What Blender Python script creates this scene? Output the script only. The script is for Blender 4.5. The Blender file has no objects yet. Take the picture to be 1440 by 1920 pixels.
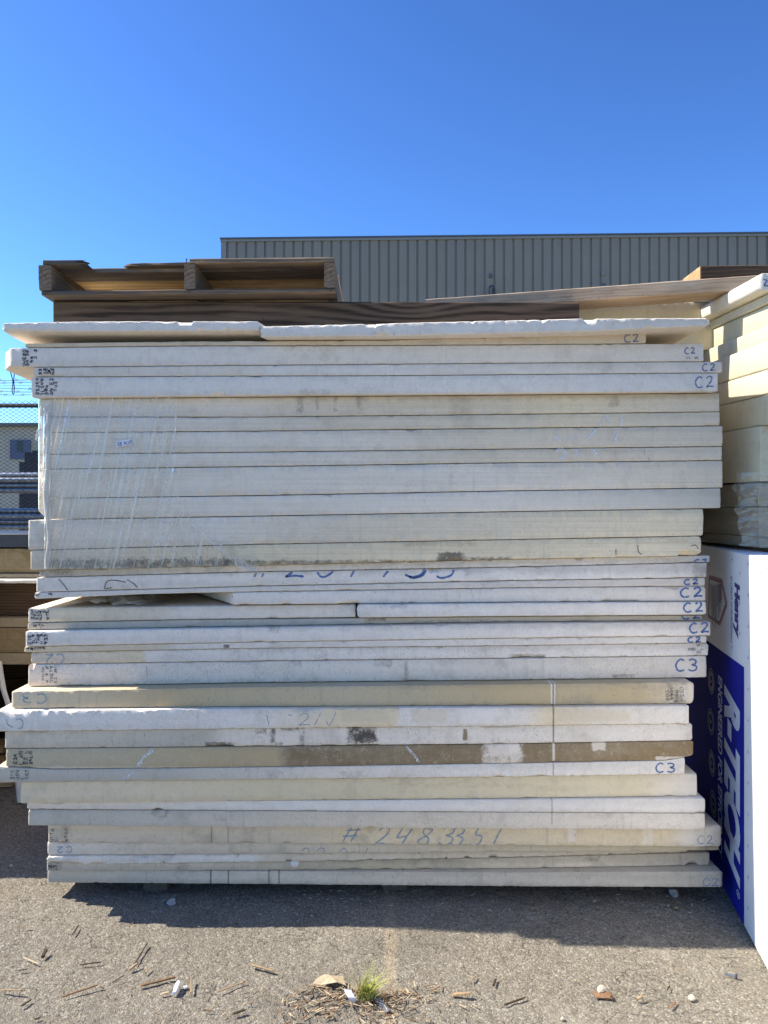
import bpy, bmesh, math, random
import numpy as np
from mathutils import Vector, Matrix

R = math.radians
scene = bpy.context.scene
COL = scene.collection

# ------------------------------------------------------------------ camera
F = 1442.0          # focal length in photo pixels (1440 x 1920 photo)
H = 1.44            # camera height
HY = 945.0          # photo row of the horizon
cam_d = bpy.data.cameras.new('camera')
cam_d.sensor_fit = 'VERTICAL'
cam_d.sensor_height = 36.0
cam_d.sensor_width = 27.0
cam_d.lens = 36.0 * F / 1920.0
cam_d.shift_y = -15.0 / 1920.0
cam_d.clip_start = 0.05
cam_d.clip_end = 2000
cam = bpy.data.objects.new('camera', cam_d)
cam.location = (0, 0, H)
cam.rotation_euler = (R(90), 0, 0)
COL.objects.link(cam)
scene.camera = cam

# ------------------------------------------------------------------ light
SUN_DIR = Vector((1.0, -0.085, -1.08)).normalized()
elev = math.asin(-SUN_DIR.z)
azim = math.atan2(-SUN_DIR.x, -SUN_DIR.y)
world = bpy.data.worlds.new('World')
scene.world = world
world.use_nodes = True
wn = world.node_tree
bg = wn.nodes['Background']
sky = wn.nodes.new('ShaderNodeTexSky')
sky.sky_type = 'NISHITA'
sky.sun_disc = False
sky.sun_elevation = elev
sky.sun_rotation = azim
sky.altitude = 50
sky.air_density = 1.0
sky.dust_density = 0.4
sky.ozone_density = 2.0
gam = wn.nodes.new('ShaderNodeGamma')          # the deep, saturated blue of a clear dry sky
gam.inputs['Gamma'].default_value = 1.45
wn.links.new(sky.outputs[0], gam.inputs['Color'])
dim = wn.nodes.new('ShaderNodeMix'); dim.data_type = 'RGBA'; dim.blend_type = 'MULTIPLY'
dim.inputs[0].default_value = 1.0
dim.inputs[7].default_value = (.49, .685, .90, 1)
wn.links.new(gam.outputs[0], dim.inputs[6])
wn.links.new(dim.outputs[2], bg.inputs['Color'])
bg.inputs['Strength'].default_value = 0.075
sun_d = bpy.data.lights.new('sun', 'SUN')
sun_d.energy = 5.0
sun_d.angle = R(0.5)
sun_d.color = (1.0, 0.93, 0.81)
sun = bpy.data.objects.new('sun', sun_d)
sun.rotation_euler = SUN_DIR.to_track_quat('-Z', 'Y').to_euler()
sun.location = (-8, 2, 10)
COL.objects.link(sun)

vs = scene.view_settings
vs.view_transform = 'Standard'
vs.look = 'None'
vs.exposure = 0.85
vs.gamma = 1.0
vs.use_curve_mapping = False
scene.cycles.max_bounces = 8
scene.cycles.transparent_max_bounces = 16

# ------------------------------------------------------------------ helpers
def X(px, y): return (px - 720.0) * y / F
def Z(py, y): return H - (py - HY) * y / F
def gx(px, py):                      # a ground point seen at a photo pixel
    y = H * F / (py - HY)
    return X(px, y), y

def link(name, verts, faces, mat=None, parent=None, origin=None, smooth=False, sharp=None):
    """verts in world space; the object gets its origin at `origin`, or its parent's origin"""
    o0 = Vector(origin) if origin is not None else (Vector(parent['o']) if parent is not None and 'o' in parent else Vector((0, 0, 0)))
    v = np.asarray(verts, dtype=np.float64).reshape(-1, 3) - np.array(o0)
    me = bpy.data.meshes.new(name)
    me.from_pydata(v.tolist(), [], [tuple(int(i) for i in f) for f in faces])
    me.update()
    if smooth:
        me.polygons.foreach_set('use_smooth', [True] * len(me.polygons))
        if sharp: me.set_sharp_from_angle(angle=R(sharp))
    if mat: me.materials.append(mat)
    ob = bpy.data.objects.new(name, me)
    COL.objects.link(ob)
    if parent is not None:
        ob.parent = parent
        if origin is not None:
            ob.location = o0 - Vector(parent['o'])
    else:
        ob.location = o0
    ob['o'] = tuple(o0)
    return ob

def empty(name, loc, rot=(0, 0, 0)):
    e = bpy.data.objects.new(name, None)
    e.location = loc
    e.rotation_euler = rot
    e.empty_display_size = 0.1
    COL.objects.link(e)
    e['o'] = tuple(loc)
    return e

def tag(o, label=None, cat=None, group=None, kind=None):
    if label: o['label'] = label
    if cat: o['category'] = cat
    if group: o['group'] = group
    if kind: o['kind'] = kind
    return o

def n1(x, scale, seed):
    """smooth 1-D value noise in -1..1"""
    rs = np.random.RandomState(seed % 100000)
    tab = rs.uniform(-1, 1, 4096)
    t = np.asarray(x, dtype=float) / scale + 1000.0
    i = np.floor(t).astype(int)
    f = t - i
    f = f * f * (3 - 2 * f)
    return tab[i % 4096] * (1 - f) + tab[(i + 1) % 4096] * f

class MB:
    def __init__(s): s.v = []; s.f = []
    def add(s, v, f):
        n = len(s.v)
        s.v.extend([tuple(p) for p in v]); s.f.extend([tuple(i + n for i in q) for q in f])
    def box(s, x0, x1, y0, y1, z0, z1):
        s.add([(x0,y0,z0),(x1,y0,z0),(x1,y1,z0),(x0,y1,z0),(x0,y0,z1),(x1,y0,z1),(x1,y1,z1),(x0,y1,z1)],
              [(0,3,2,1),(4,5,6,7),(0,1,5,4),(1,2,6,5),(2,3,7,6),(3,0,4,7)])
    def tube(s, pts, r, n=6, cap=True):
        pts = [Vector(p) for p in pts]
        rings = []
        for i, p in enumerate(pts):
            d = (pts[min(i+1, len(pts)-1)] - pts[max(i-1, 0)]).normalized()
            up = Vector((0,0,1)) if abs(d.z) < .9 else Vector((1,0,0))
            a = d.cross(up).normalized(); b = a.cross(d)
            rr = r[i] if hasattr(r, '__len__') else r
            rings.append([p + a*rr*math.cos(2*math.pi*k/n) + b*rr*math.sin(2*math.pi*k/n) for k in range(n)])
        v = [q for rg in rings for q in rg]
        f = [(i*n+k, i*n+(k+1)%n, (i+1)*n+(k+1)%n, (i+1)*n+k) for i in range(len(pts)-1) for k in range(n)]
        if cap:
            f += [tuple(range(n))[::-1], tuple((len(pts)-1)*n+k for k in range(n))]
        s.add(v, f)
    def link(s, name, mat, parent=None, origin=None, **k):
        return link(name, s.v, s.f, mat, parent, origin, **k)

# ------------------------------------------------------------------ node helper
class NT:
    def __init__(s, name):
        s.m = bpy.data.materials.new(name); s.m.use_nodes = True
        s.t = s.m.node_tree; s.bsdf = s.t.nodes['Principled BSDF']; s.out = s.t.nodes['Material Output']
        s._co = None
    def n(s, kind, **ins):
        nd = s.t.nodes.new('ShaderNode' + kind)
        for k, v in ins.items(): setattr(nd, k, v)
        return nd
    def put(s, sock, v):
        if isinstance(v, bpy.types.NodeSocket): s.t.links.new(v, sock)
        elif hasattr(v, '__len__') and len(v) == 3 and sock.type == 'RGBA': sock.default_value = (*v, 1)
        else: sock.default_value = v
    def co(s):
        if s._co is None: s._co = s.n('TexCoord').outputs['Object']
        return s._co
    def map(s, scale=(1,1,1), loc=(0,0,0), rot=(0,0,0), vec=None):
        m = s.n('Mapping'); s.put(m.inputs['Vector'], vec or s.co())
        m.inputs['Scale'].default_value = scale; m.inputs['Location'].default_value = loc; m.inputs['Rotation'].default_value = rot
        return m.outputs[0]
    def noise(s, scale, detail=3, rough=.6, vec=None, dist=0.0):
        nd = s.n('TexNoise'); s.put(nd.inputs['Vector'], vec or s.co())
        nd.inputs['Scale'].default_value = scale; nd.inputs['Detail'].default_value = detail
        nd.inputs['Roughness'].default_value = rough; nd.inputs['Distortion'].default_value = dist
        return nd.outputs[0]
    def voro(s, scale, feature='F1', out='Distance', vec=None, rand=1.0):
        nd = s.n('TexVoronoi', feature=feature); s.put(nd.inputs['Vector'], vec or s.co())
        nd.inputs['Scale'].default_value = scale; nd.inputs['Randomness'].default_value = rand
        return nd.outputs[out]
    def math(s, op, a, b=0.0, c=None, clamp=False):
        nd = s.n('Math', operation=op, use_clamp=clamp)
        s.put(nd.inputs[0], a); s.put(nd.inputs[1], b)
        if c is not None: s.put(nd.inputs[2], c)
        return nd.outputs[0]
    def rng(s, v, a, b, c=0.0, d=1.0, smooth=False):
        nd = s.n('MapRange', interpolation_type='SMOOTHSTEP' if smooth else 'LINEAR'); nd.clamp = True
        s.put(nd.inputs[0], v)
        for i, q in enumerate((a, b, c, d)): s.put(nd.inputs[i+1], q)
        return nd.outputs[0]
    def mix(s, f, a, b, mode='MIX'):
        nd = s.n('Mix', data_type='RGBA', blend_type=mode); nd.clamp_factor = True
        s.put(nd.inputs[0], f); s.put(nd.inputs[6], a); s.put(nd.inputs[7], b)
        return nd.outputs[2]
    def ramp(s, v, stops, interp='LINEAR'):
        nd = s.n('ValToRGB'); cr = nd.color_ramp; cr.interpolation = interp
        s.put(nd.inputs[0], v)
        while len(cr.elements) < len(stops): cr.elements.new(.5)
        for e, (p, c) in zip(cr.elements, stops):
            e.position = p; e.color = (*c, 1) if len(c) == 3 else c
        return nd.outputs[0]
    def sep(s, v=None):
        nd = s.n('SeparateXYZ'); s.put(nd.inputs[0], v or s.co()); return nd.outputs
    def bump(s, h, strength=.3, dist=.01, normal=None):
        nd = s.n('Bump'); s.put(nd.inputs['Height'], h)
        nd.inputs['Strength'].default_value = strength; nd.inputs['Distance'].default_value = dist
        if normal: s.put(nd.inputs['Normal'], normal)
        return nd.outputs[0]
    def fin(s, color, rough=.8, normal=None, spec=.3, metal=0.0):
        b = s.bsdf
        s.put(b.inputs['Base Color'], color); s.put(b.inputs['Roughness'], rough)
        s.put(b.inputs['Specular IOR Level'], spec); s.put(b.inputs['Metallic'], metal)
        if normal: s.put(b.inputs['Normal'], normal)
        return s.m

def plain(name, col, rough=.7, spec=.3, metal=0.0, var=.12, scale=20, bump=.0):
    m = NT(name)
    c = m.mix(m.rng(m.noise(scale, 4), .3, .7), [q*(1-var) for q in col], [min(1, q*(1+var)) for q in col])
    return m.fin(c, rough, m.bump(m.noise(scale*6, 3), bump, .004) if bump else None, spec, metal)

# foam colours
ALB = 1.0
W = (.81, .80, .775); W2 = (.79, .755, .695); C = (.79, .70, .52); CG = (.72, .66, .555)
G = (.55, .54, .49); BE = (.52, .435, .27); BR = (.235, .18, .105); DK = (.07, .062, .05); OL = (.55, .50, .36)

def foam_mat(name, stops, x0, ox, zt=None, zb=None, dirt=.25, stria=0.0, grime_shade_b=0.0, grime_shade_t=0.0,  stains=(), seed=0, speck=.5, pat=0.0):
    """stops: [(world x, colour)], stains: (xa, xb, za, zb, colour, strength, edge noise, threshold) in object space"""
    m = NT(name)
    rnd = random.Random(seed)
    off = (rnd.uniform(-50, 50), rnd.uniform(-50, 50), rnd.uniform(-50, 50))
    co = m.map(loc=off)
    xyz = m.sep()
    warp = m.math('MULTIPLY_ADD', m.noise(6, 4, .65, co), .5, -.25)
    xs = [p for p, _ in stops]
    if len(stops) > 1:
        a, b = xs[0] - ox, xs[-1] - ox
        f = m.rng(m.math('ADD', xyz[0], m.math('MULTIPLY', warp, .25)), a, b)
        col = m.ramp(f, [((p - xs[0]) / (xs[-1] - xs[0]), c) for p, c in stops])
    else:
        col = m.mix(0.0, stops[0][1], stops[0][1])
    col = m.mix(0.0, col, col)
    # soft blotches, long along the board
    bl = m.noise(1.0, 5, .62, m.map((3.0, 3.0, 22.0), off))
    col = m.mix(m.math('MULTIPLY', m.rng(bl, .45, .75), dirt), col, (.52, .47, .36))
    bl2 = m.noise(1.0, 5, .65, m.map((9.0, 9.0, 9.0), (off[1], off[2], off[0])))
    col = m.mix(m.math('MULTIPLY', m.rng(bl2, .55, .72), min(1, dirt * 1.5)), col, (.34, .32, .27))
    # wipe marks running down the face, grain of the cut foam
    vs_ = m.noise(1.0, 4, .7, m.map((46.0, 46.0, 3.0), (off[2], off[1], off[0])))
    col = m.mix(m.math('MULTIPLY', m.rng(vs_, .58, .72), min(1, dirt * 1.1)), col, (.36, .33, .27))
    sm = m.math('MULTIPLY', m.rng(m.noise(1.0, 5, .8, m.map((120.0, 120.0, 34.0), (off[0], off[2], off[1]))), .56, .68), m.rng(m.noise(3.2, 3, .6, m.map(loc=(off[1], off[0], off[2]))), .50, .66))
    col = m.mix(m.math('MULTIPLY', sm, min(.8, .2 + speck * .6)), col, (.17, .155, .125))
    gr = m.noise(210, 3, .8, co)
    col = m.mix(m.rng(gr, .40, .66, .0, .18), col, (.40, .37, .30))
    gr2 = m.noise(26, 5, .75, co)
    col = m.mix(m.rng(gr2, .48, .68, .0, .20), col, (.47, .43, .35))
    if stria:
        st = m.noise(1.0, 3, .7, m.map((1.2, 1.2, 190.0), off))
        col = m.mix(m.math('MULTIPLY', m.rng(st, .45, .72), stria), col, (.42, .37, .25))
        st = m.noise(1.0, 2, .5, m.map((.6, .6, 420.0), off))
        col = m.mix(m.math('MULTIPLY', m.rng(st, .5, .7), stria * .8), col, (.78, .75, .62))
    # fine dirt specks and smudges caught in the open cells
    area = m.rng(m.noise(5, 4, .7, co), .36, .62, .12, 1)
    sp = m.rng(m.noise(190, 4, .8, co), .57, .68)
    col = m.mix(m.math('MULTIPLY', m.math('MULTIPLY', sp, area), .95 * speck), col, (.10, .09, .07))
    sp2 = m.rng(m.noise(62, 6, .9, co), .55, .66)
    col = m.mix(m.math('MULTIPLY', m.math('MULTIPLY', sp2, area), .6 * speck), col, (.25, .23, .19))
    if pat:
        pn = m.rng(m.math('MULTIPLY_ADD', m.noise(260, 5, .85, co), .5, m.math('MULTIPLY', m.noise(38, 5, .75, co), .5)), .535, .60)
        col = m.mix(m.math('MULTIPLY', pn, pat), col, (.62, .58, .48))
        pn = m.rng(m.noise(330, 4, .8, co), .50, .64)
        col = m.mix(m.math('MULTIPLY', pn, pat * .5), col, (.12, .095, .06))
    if zb is not None and grime_shade_b:
        e = m.math('MULTIPLY', m.noise(14, 5, .7, co), .05)
        gb = m.rng(m.math('SUBTRACT', m.math('SUBTRACT', xyz[2], zb), e), -.024, -.008, 1.0, 0.0)
        col = m.mix(m.math('MULTIPLY', gb, grime_shade_b), col, (.10, .088, .065))
    if zt is not None and grime_shade_t:
        e = m.math('MULTIPLY', m.noise(18, 5, .7, co), .05)
        gb = m.rng(m.math('SUBTRACT', m.math('SUBTRACT', zt, xyz[2]), e), -.024, -.006, 1.0, 0.0)
        col = m.mix(m.math('MULTIPLY', gb, grime_shade_t), col, (.13, .115, .085))
    for (xa, xb, za, zb2, sc, strg, en, th) in stains:
        wx = m.math('ADD', xyz[0], m.math('MULTIPLY', m.math('SUBTRACT', m.noise(45, 5, .7, co), .5), en))
        wz = m.math('ADD', xyz[2], m.math('MULTIPLY', m.math('SUBTRACT', m.noise(60, 4, .7, m.map(loc=(off[2], off[0], off[1]))), .5), en * .6))
        s = max(.002, en * .12)
        fx = m.math('MULTIPLY', m.rng(wx, xa - s, xa + s), m.rng(wx, xb - s, xb + s, 1, 0))
        fz = m.math('MULTIPLY', m.rng(wz, za - s*.5, za + s*.5), m.rng(wz, zb2 - s*.5, zb2 + s*.5, 1, 0))
        fac = m.math('MULTIPLY', m.math('MULTIPLY', fx, fz), strg)
        if th:
            fac = m.math('MULTIPLY', fac, m.rng(m.math('MULTIPLY_ADD', m.noise(34, 4, .7, co), .55, m.math('MULTIPLY', m.noise(230, 6, .85, co), .45)), th - .075, th + .085))
        col = m.mix(fac, col, sc)
    col = m.mix(1.0, col, (ALB*1.09, ALB*.985, ALB*.865), 'MULTIPLY')
    h = m.math('ADD', m.noise(420, 3, .7, co), m.math('MULTIPLY', m.noise(60, 4, .6, co), 1.2))
    nb = m.bump(h, .35, .0025)
    return m.fin(col, .85, nb, .2)

# ------------------------------------------------------------------ foam boards
def loft_board(name, xl, xr, yf, depth, zb, zt, mat, origin, seed=0, chips=(), rl=.006, rr=.006,
               corner=(0, 0), skew=(0, 0), droop=0.0, rough=1.0, step=.006, edge=.0017, backsag=0.0):
    """a board running along X; yf, zb, zt are functions of x. chips: (xa, xb, 't'|'b', size)"""
    rs = np.random.RandomState(seed + 7)
    ends = np.array([0, .0012, .003, .006, .010, .016, .024])
    n = max(8, int((xr - xl - .06) / step))
    xs = np.concatenate([xl + ends, np.linspace(xl + .03, xr - .03, n), xr - ends[::-1]])
    N = len(xs)
    ZB, ZT, YF = zb(xs), zt(xs), yf(xs)
    h = ZT - ZB
    def rad(k):
        r = edge * (1 + .45 * n1(xs, .02, seed*7 + k) + .25 * n1(xs, .007, seed*11 + k)) * rough
        spots = np.clip(n1(xs, .05, seed*13 + k) * n1(xs, .4, seed*17 + k) - .30, 0, 1)
        nick = np.clip(n1(xs, .016, seed*19 + k) - .72, 0, 1)
        return np.clip(r + .014 * spots * rough + .016 * nick * rough, .0006, None)
    rt, rb = rad(1), rad(2)
    for (xa, xb, e, size) in chips:
        w = np.clip(np.minimum((xs - xa), (xb - xs)) / .008, 0, 1)
        amt = size * w * (1 + .25 * n1(xs, .02, seed + 31) + .22 * n1(xs, .007, seed + 37))
        if e == 't': rt = np.maximum(rt, amt)
        else: rb = np.maximum(rb, amt)
    lim = .44 * h
    rt, rb = np.minimum(rt, lim), np.minimum(rb, lim)
    D = depth
    rows = []
    def row(v, z): rows.append((np.broadcast_to(np.asarray(v, float), (N,)).copy(), np.broadcast_to(np.asarray(z, float), (N,)).copy()))
    row(D, ZT); row(.3, ZT); row(.07, ZT); row(rt*1.25, ZT)
    row(rt*.5 + .002*n1(xs,.012,seed+3)*(rt>.006), ZT - rt*.35 + .002*n1(xs,.01,seed+4)*(rt>.006))
    row(0, ZT - rt)
    for k in (.28, .5, .72): row(0, (ZT - rt)*(1-k) + (ZB + rb)*k)
    row(0, ZB + rb); row(rb*.5, ZB + rb*.35); row(rb*1.25, ZB); row(.07, ZB); row(.3, ZB); row(D, ZB)
    M = len(rows)
    V = np.stack([r[0] for r in rows], 1); ZZ = np.stack([r[1] for r in rows], 1)
    front = V < .06
    # surface waviness on the front
    wav = np.stack([.0006*n1(xs, .05, seed*3 + j) + .0004*n1(xs, .012, seed*5 + j) for j in range(M)], 1) * rough
    V = V + np.where(front, np.abs(wav), 0)
    if droop: ZZ = ZZ - droop * np.clip(V / .18, 0, 1)
    # end rounding
    for side, r0 in ((0, rl), (1, rr)):
        d = (xs - xl) if side == 0 else (xr - xs)
        q = np.clip(1 - d / r0, 0, 1)
        e = r0 * (1 - np.sqrt(np.clip(1 - q*q, 0, 1)))
        mid = ((ZT + ZB) / 2)[:, None]
        sgn = np.sign(ZZ - mid)
        isf = front.astype(float)
        V = V + e[:, None] * isf * .8
        ZZ = ZZ - sgn * np.minimum(e, lim*.8)[:, None] * np.where(np.abs(ZZ - mid) > (h*.2)[:, None], 1, .2)
    XX = np.repeat(xs[:, None], M, 1)
    dl, dr = np.clip(1 - (xs - xl)/.012, 0, 1), np.clip(1 - (xr - xs)/.012, 0, 1)
    XX = XX + (dl[:, None]*rs.uniform(-.0005, .0025, (1, M)) - dr[:, None]*rs.uniform(-.0005, .0025, (1, M))) * rough
    # skew and clipped corners, as a remap of x by depth
    t = np.clip((xs - xl) / (xr - xl), 0, 1)[:, None]
    la = skew[0] * V / D + np.where(corner[0] != 0, corner[0] * np.clip(V / max(1e-6, abs(corner[0])), 0, 1), 0)
    ra = skew[1] * V / D + np.where(corner[1] != 0, corner[1] * np.clip(V / max(1e-6, abs(corner[1])), 0, 1), 0)
    wl = np.clip(1 - (xs - xl)/.5, 0, 1)[:, None]; wr = np.clip(1 - (xr - xs)/.5, 0, 1)[:, None]
    XX = XX + la*wl + ra*wr
    YY = YF[:, None] + V
    verts = np.stack([XX, YY, ZZ], 2).reshape(-1, 3)
    faces = []
    for i in range(N - 1):
        a = i*M; b = a + M
        for j in range(M):
            k = (j + 1) % M
            faces.append((a + j, a + k, b + k, b + j))
    for base, flip in ((0, True), ((N-1)*M, False)):
        for q in [(i, i+1, 13-i, 14-i) for i in range(5)] + [(5, 6, 7, 8, 9)]:
            q = tuple(base + j for j in q)
            faces.append(q[::-1] if flip else q)
    return link(name, verts, faces, mat, None, origin, smooth=True, sharp=38)

def poly(pts):
    xp = np.array([p[0] for p in pts]); zp = np.array([p[1] for p in pts])
    def f(x):
        x = np.asarray(x, float)
        y = np.interp(x, xp, zp)
        if len(xp) > 1:
            y = np.where(x < xp[0], zp[0] + (x - xp[0])*(zp[1]-zp[0])/(xp[1]-xp[0]), y)
            y = np.where(x > xp[-1], zp[-1] + (x - xp[-1])*(zp[-1]-zp[-2])/(xp[-1]-xp[-2]), y)
        return y
    return f

BOARDS = {}
class Board: pass
def board(key, l, r, Yf, bot, label, top=None, stops=None, gap=.0026, lbl_parts=None, depth=1.22, chips=(), stains=(), under=None,
          dirt=.25, stria=0.0, gb=0.0, gt=0.0, seed=1, speck=.5, pat=0.0, **kw):
    """l, r: left and right photo columns of the front face. Yf: distance (or left, right). bot: photo points of the lower
    front edge. top: explicit photo points, else the underside of the board `under` minus a hair."""
    Yl, Yr = Yf if isinstance(Yf, tuple) else (Yf, Yf)
    yp = lambda px: Yl + (Yr - Yl) * (px - l) / (r - l)
    xl, xr = X(l, Yl), X(r, Yr)
    yf = lambda x: Yl + (Yr - Yl) * (np.asarray(x, float) - xl) / (xr - xl)
    zb = poly([(X(p, yp(p)), Z(q, yp(p))) for p, q in bot])
    if top is not None: zt = poly([(X(p, yp(p)), Z(q, yp(p))) for p, q in top])
    else:
        u = BOARDS[under].zb
        zt = lambda x: u(x) - gap
    b = Board(); b.zb, b.zt, b.yp, b.yf, b.xl, b.xr, b.l, b.r = zb, zt, yp, yf, xl, xr, l, r
    xm = (xl + xr)/2
    org = (xm, float(yf(xm)), float(zb(xm)))
    b.org = org
    st = [(X(p, yp(p)), c) for p, c in (stops or [(l, W)])]
    sl = []
    for (pa, pb, fa, fb, c, s, en, th) in stains:      # fa, fb: fractions of thickness from the bottom
        xa, xb = X(pa, yp(pa)), X(pb, yp(pb)); xc = (xa + xb)/2
        z0, z1 = float(zb(xc)), float(zt(xc))
        sl.append((xa - org[0], xb - org[0], z0 + (z1-z0)*fa - org[2], z0 + (z1-z0)*fb - org[2], c, s, en, th))
    mat = foam_mat('foam_' + key, st, xl, org[0], float(zt(xm)) - org[2], 0.0, dirt, stria, max(gb, .10), max(gt, .10), sl, seed, speck, pat)  # every board keeps a minimum edge band: AO-like joint shade mixed with grime
    ch = [(X(pa, yp(pa)), X(pb, yp(pb)), e, s) for pa, pb, e, s in chips]
    ob = loft_board('foam_board', xl, xr, yf, depth, zb, zt, mat, org, seed=seed, chips=ch, **kw)
    tag(ob, label, 'foam board', 'foam boards in the main stack')
    b.ob = ob
    BOARDS[key] = b
    return b

def B2(l, a, m, b2, r):   # four-point lower edge
    return [(l, a), (480, m), (960, b2), (1320, r)]

exec_boards = True
# top sheet, broken in two pieces
board('A', 3, 486, (2.67, 2.655), [(3, 622), (240, 621), (486, 619)], 'left broken half of the thin topmost foam sheet, its upper edge bitten',
      top=[(3, 606), (60, 604), (180, 602), (486, 602)], stops=[(3, W)], chips=[(330, 362, 't', .02), (60, 72, 't', .006), (296, 330, 't', .005), (436, 452, 't', .005)], droop=.012, skew=(0, .34), seed=3,
      speck=.25, dirt=.12, rl=.012, rough=1.6)
board('B', 487, 1334, (2.655, 2.615), [(487, 632), (720, 630), (1090, 622), (1330, 611)], 'right broken half of the thin topmost foam sheet, resting below the pallet timber',
      top=[(487, 612), (720, 606), (1090, 597), (1330, 596)], stops=[(487, W), (900, W), (1334, W2)], chips=[(1092, 1120, 't', .024), (596, 612, 't', .006), (984, 996, 't', .008), (1215, 1230, 't', .006)], skew=(.34, 0), seed=4,
      speck=.3, dirt=.15, rr=.02, rough=1.8, stains=[(980, 1000, .2, 1, DK, .25, .02, .55)])
board('U', 46, 1212, 2.70, [(46, 651), (360, 647.5), (720, 647), (1212, 643.5)], 'short thin cream foam board just under the overhanging top sheet, marked C2',
      top=[(46, 644), (360, 640), (720, 638), (1010, 629), (1212, 619)], stops=[(46, C), (250, CG), (1212, CG)], seed=5, stria=.15, depth=1.2)
board('V', 19, 1320, 2.70, [(19, 688), (720, 682), (1320, 677)], 'thick white foam board below the short cream one, stencilled left end, small C2',
      under='U', stops=[(19, W), (1320, W2)], seed=6, corner=(-.045, 0), skew=(-.12, 0), speck=.35, dirt=.18, rough=1.3,
      stains=[(525, 640, .2, 1, (.4,.34,.2), .4, .06, .55), (1040, 1072, .2, .9, (.45,.42,.36), .3, .03, .5)])
board('W', 62, 1355, 2.70, [(62, 706), (500, 704), (720, 703.5), (1355, 698)], 'thin white foam board near the stack top, sticking out furthest right, C2 tip',
      under='V', stops=[(62, W2), (500, W2), (510, W), (1355, W2)], seed=7, speck=.4, dirt=.2)
board('X', 58, 1347, 2.70, [(58, 745), (480, 741), (960, 737), (1347, 733.5)], 'white foam board directly above the shrink-wrapped block, large thin C2 on right',
      under='W', stops=[(58, W), (1347, W)], seed=8, speck=.4, dirt=.18, chips=[(392, 425, 'b', .012)], stria=.06,
      stains=[(560, 620, .0, .3, (.4,.35,.25), .5, .05, .5)])
# the wrapped cream block
KS = dict(stria=.34, speck=.45, dirt=.16)
st = [(75, W2), (420, W2), (640, CG), (900, CG), (1060, C), (1350, CG)]
board('B1', 73, 1350, 2.735, B2(0, 781, 781, 776, 771.5), 'uppermost board of the shrink-wrapped block, dark drips running from its top edge', under='X', stops=st, seed=11, gt=.3,
      stains=[(555, 568, .1, 1, DK, .55, .03, .52), (592, 598, .3, 1, DK, .4, .02, .5), (626, 633, .2, 1, DK, .4, .02, .5), (668, 682, .1, 1, DK, .45, .03, .52), (845, 885, .0, 1, (.3,.26,.17), .35, .08, .45), (1140, 1165, .3, 1, DK, .4, .04, .5)], **KS)
board('B2', 76, 1351, 2.735, B2(0, 811, 807.5, 802, 798), 'second board down in the shrink-wrapped cream block', under='B1', stops=st, seed=12, stains=[(850, 890, .0, 1, (.3,.27,.18), .25, .08, .45)], **KS)
board('B3', 78, 1356, 2.735, B2(0, 852, 847, 841, 836.5), 'board of the wrapped block behind the tape note that says 38', under='B2', stops=[(75, W2), (640, W2), (900, CG), (1350, CG)], seed=13, **KS)
board('B4', 79, 1355, 2.735, B2(0, 880, 874, 866.7, 863), 'thinner board fourth from the top of the wrapped block', under='B3', stops=[(75, W2), (640, W2), (900, CG), (1350, CG)], seed=14, **KS)
board('B5', 79, 1356, 2.735, B2(0, 935, 928.5, 919.5, 914.5), 'thickest board in the wrapped block, notched right end', under='B4', stops=[(75, W2), (640, W2), (900, W2), (1350, CG)], seed=15, **KS)
board('B6', 82, 1352, 2.735, B2(0, 975, 967, 958.5, 953), 'plain pale board of the wrapped block that overhangs on the right', under='B5', stops=[(75, CG), (360, W2), (960, W2), (1352, G)], seed=16, stria=.22, speck=.3, dirt=.12)
board('B7', 52, 1321, 2.735, [(52, 1031), (480, 1020), (960, 1011), (1320, 1004)], 'second lowest board of the wrapped block, its left end sticking out past the film', under='B6', stops=[(52, W2), (400, W2), (640, CG), (1321, C)], seed=17,
      gb=.12, stria=.34, speck=.5, dirt=.2, rr=.012, stains=[(50, 100, .1, .4, DK, .5, .03, .6)])
board('B8', 56, 1318, 2.735, [(56, 1069), (480, 1060), (960, 1048.5), (1318, 1041.5)], 'lowest board of the wrapped block with black grime along its bottom edge', under='B7', stops=[(56, CG), (480, C), (1318, C)], seed=18,
      stria=.45, speck=.5, dirt=.3, rr=.02, chips=[(1155, 1196, 'b', .006), (840, 865, 'b', .012), (1270, 1318, 'b', .02)], gb=.15,
      stains=[(90, 430, -.1, .42, DK, .8, .10, .44), (420, 820, -.1, .14, DK, .7, .05, .46), (820, 868, -.05, .42, DK, .8, .05, .4), (868, 960, -.1, .14, DK, .7, .05, .46), (760, 890, .74, .95, (.42,.27,.12), .5, .06, .5), (1240, 1290, .72, .85, (.45,.28,.12), .5, .04, .5)])
# white C2 boards
board('L1', 72, 1332, 2.76, [(72, 1082), (480, 1071.5), (960, 1062.5), (1332, 1053.5)], 'very thin white board directly below the wrapped block', under='B8', stops=[(72, G), (420, W2), (1332, W)], seed=21, gt=.3, speck=.9, dirt=.3, rl=.012,
      stains=[(75, 140, .0, 1, DK, .7, .05, .52), (140, 420, 0, 1, DK, .25, .05, .55)], rough=1.2, edge=.001)
board('L2', 67, 1326, 2.76, [(67, 1110), (480, 1098.5), (960, 1088), (1326, 1082.5)], 'white board with a half-hidden blue number and a gouge in the middle', under='L1', stops=[(67, W), (300, W), (1326, W)], seed=22, speck=.8, dirt=.25,
      gt=.25, chips=[(800, 830, 't', .014)], stains=[(1300, 1330, -.1, 1.1, (.35,.32,.28), .7, .05, .45), (790, 870, .1, .8, (.8,.78,.78), .6, .05, 0), (870, 885, .4, 1, (.4,.4,.4), .5, .05, .5)])
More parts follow.
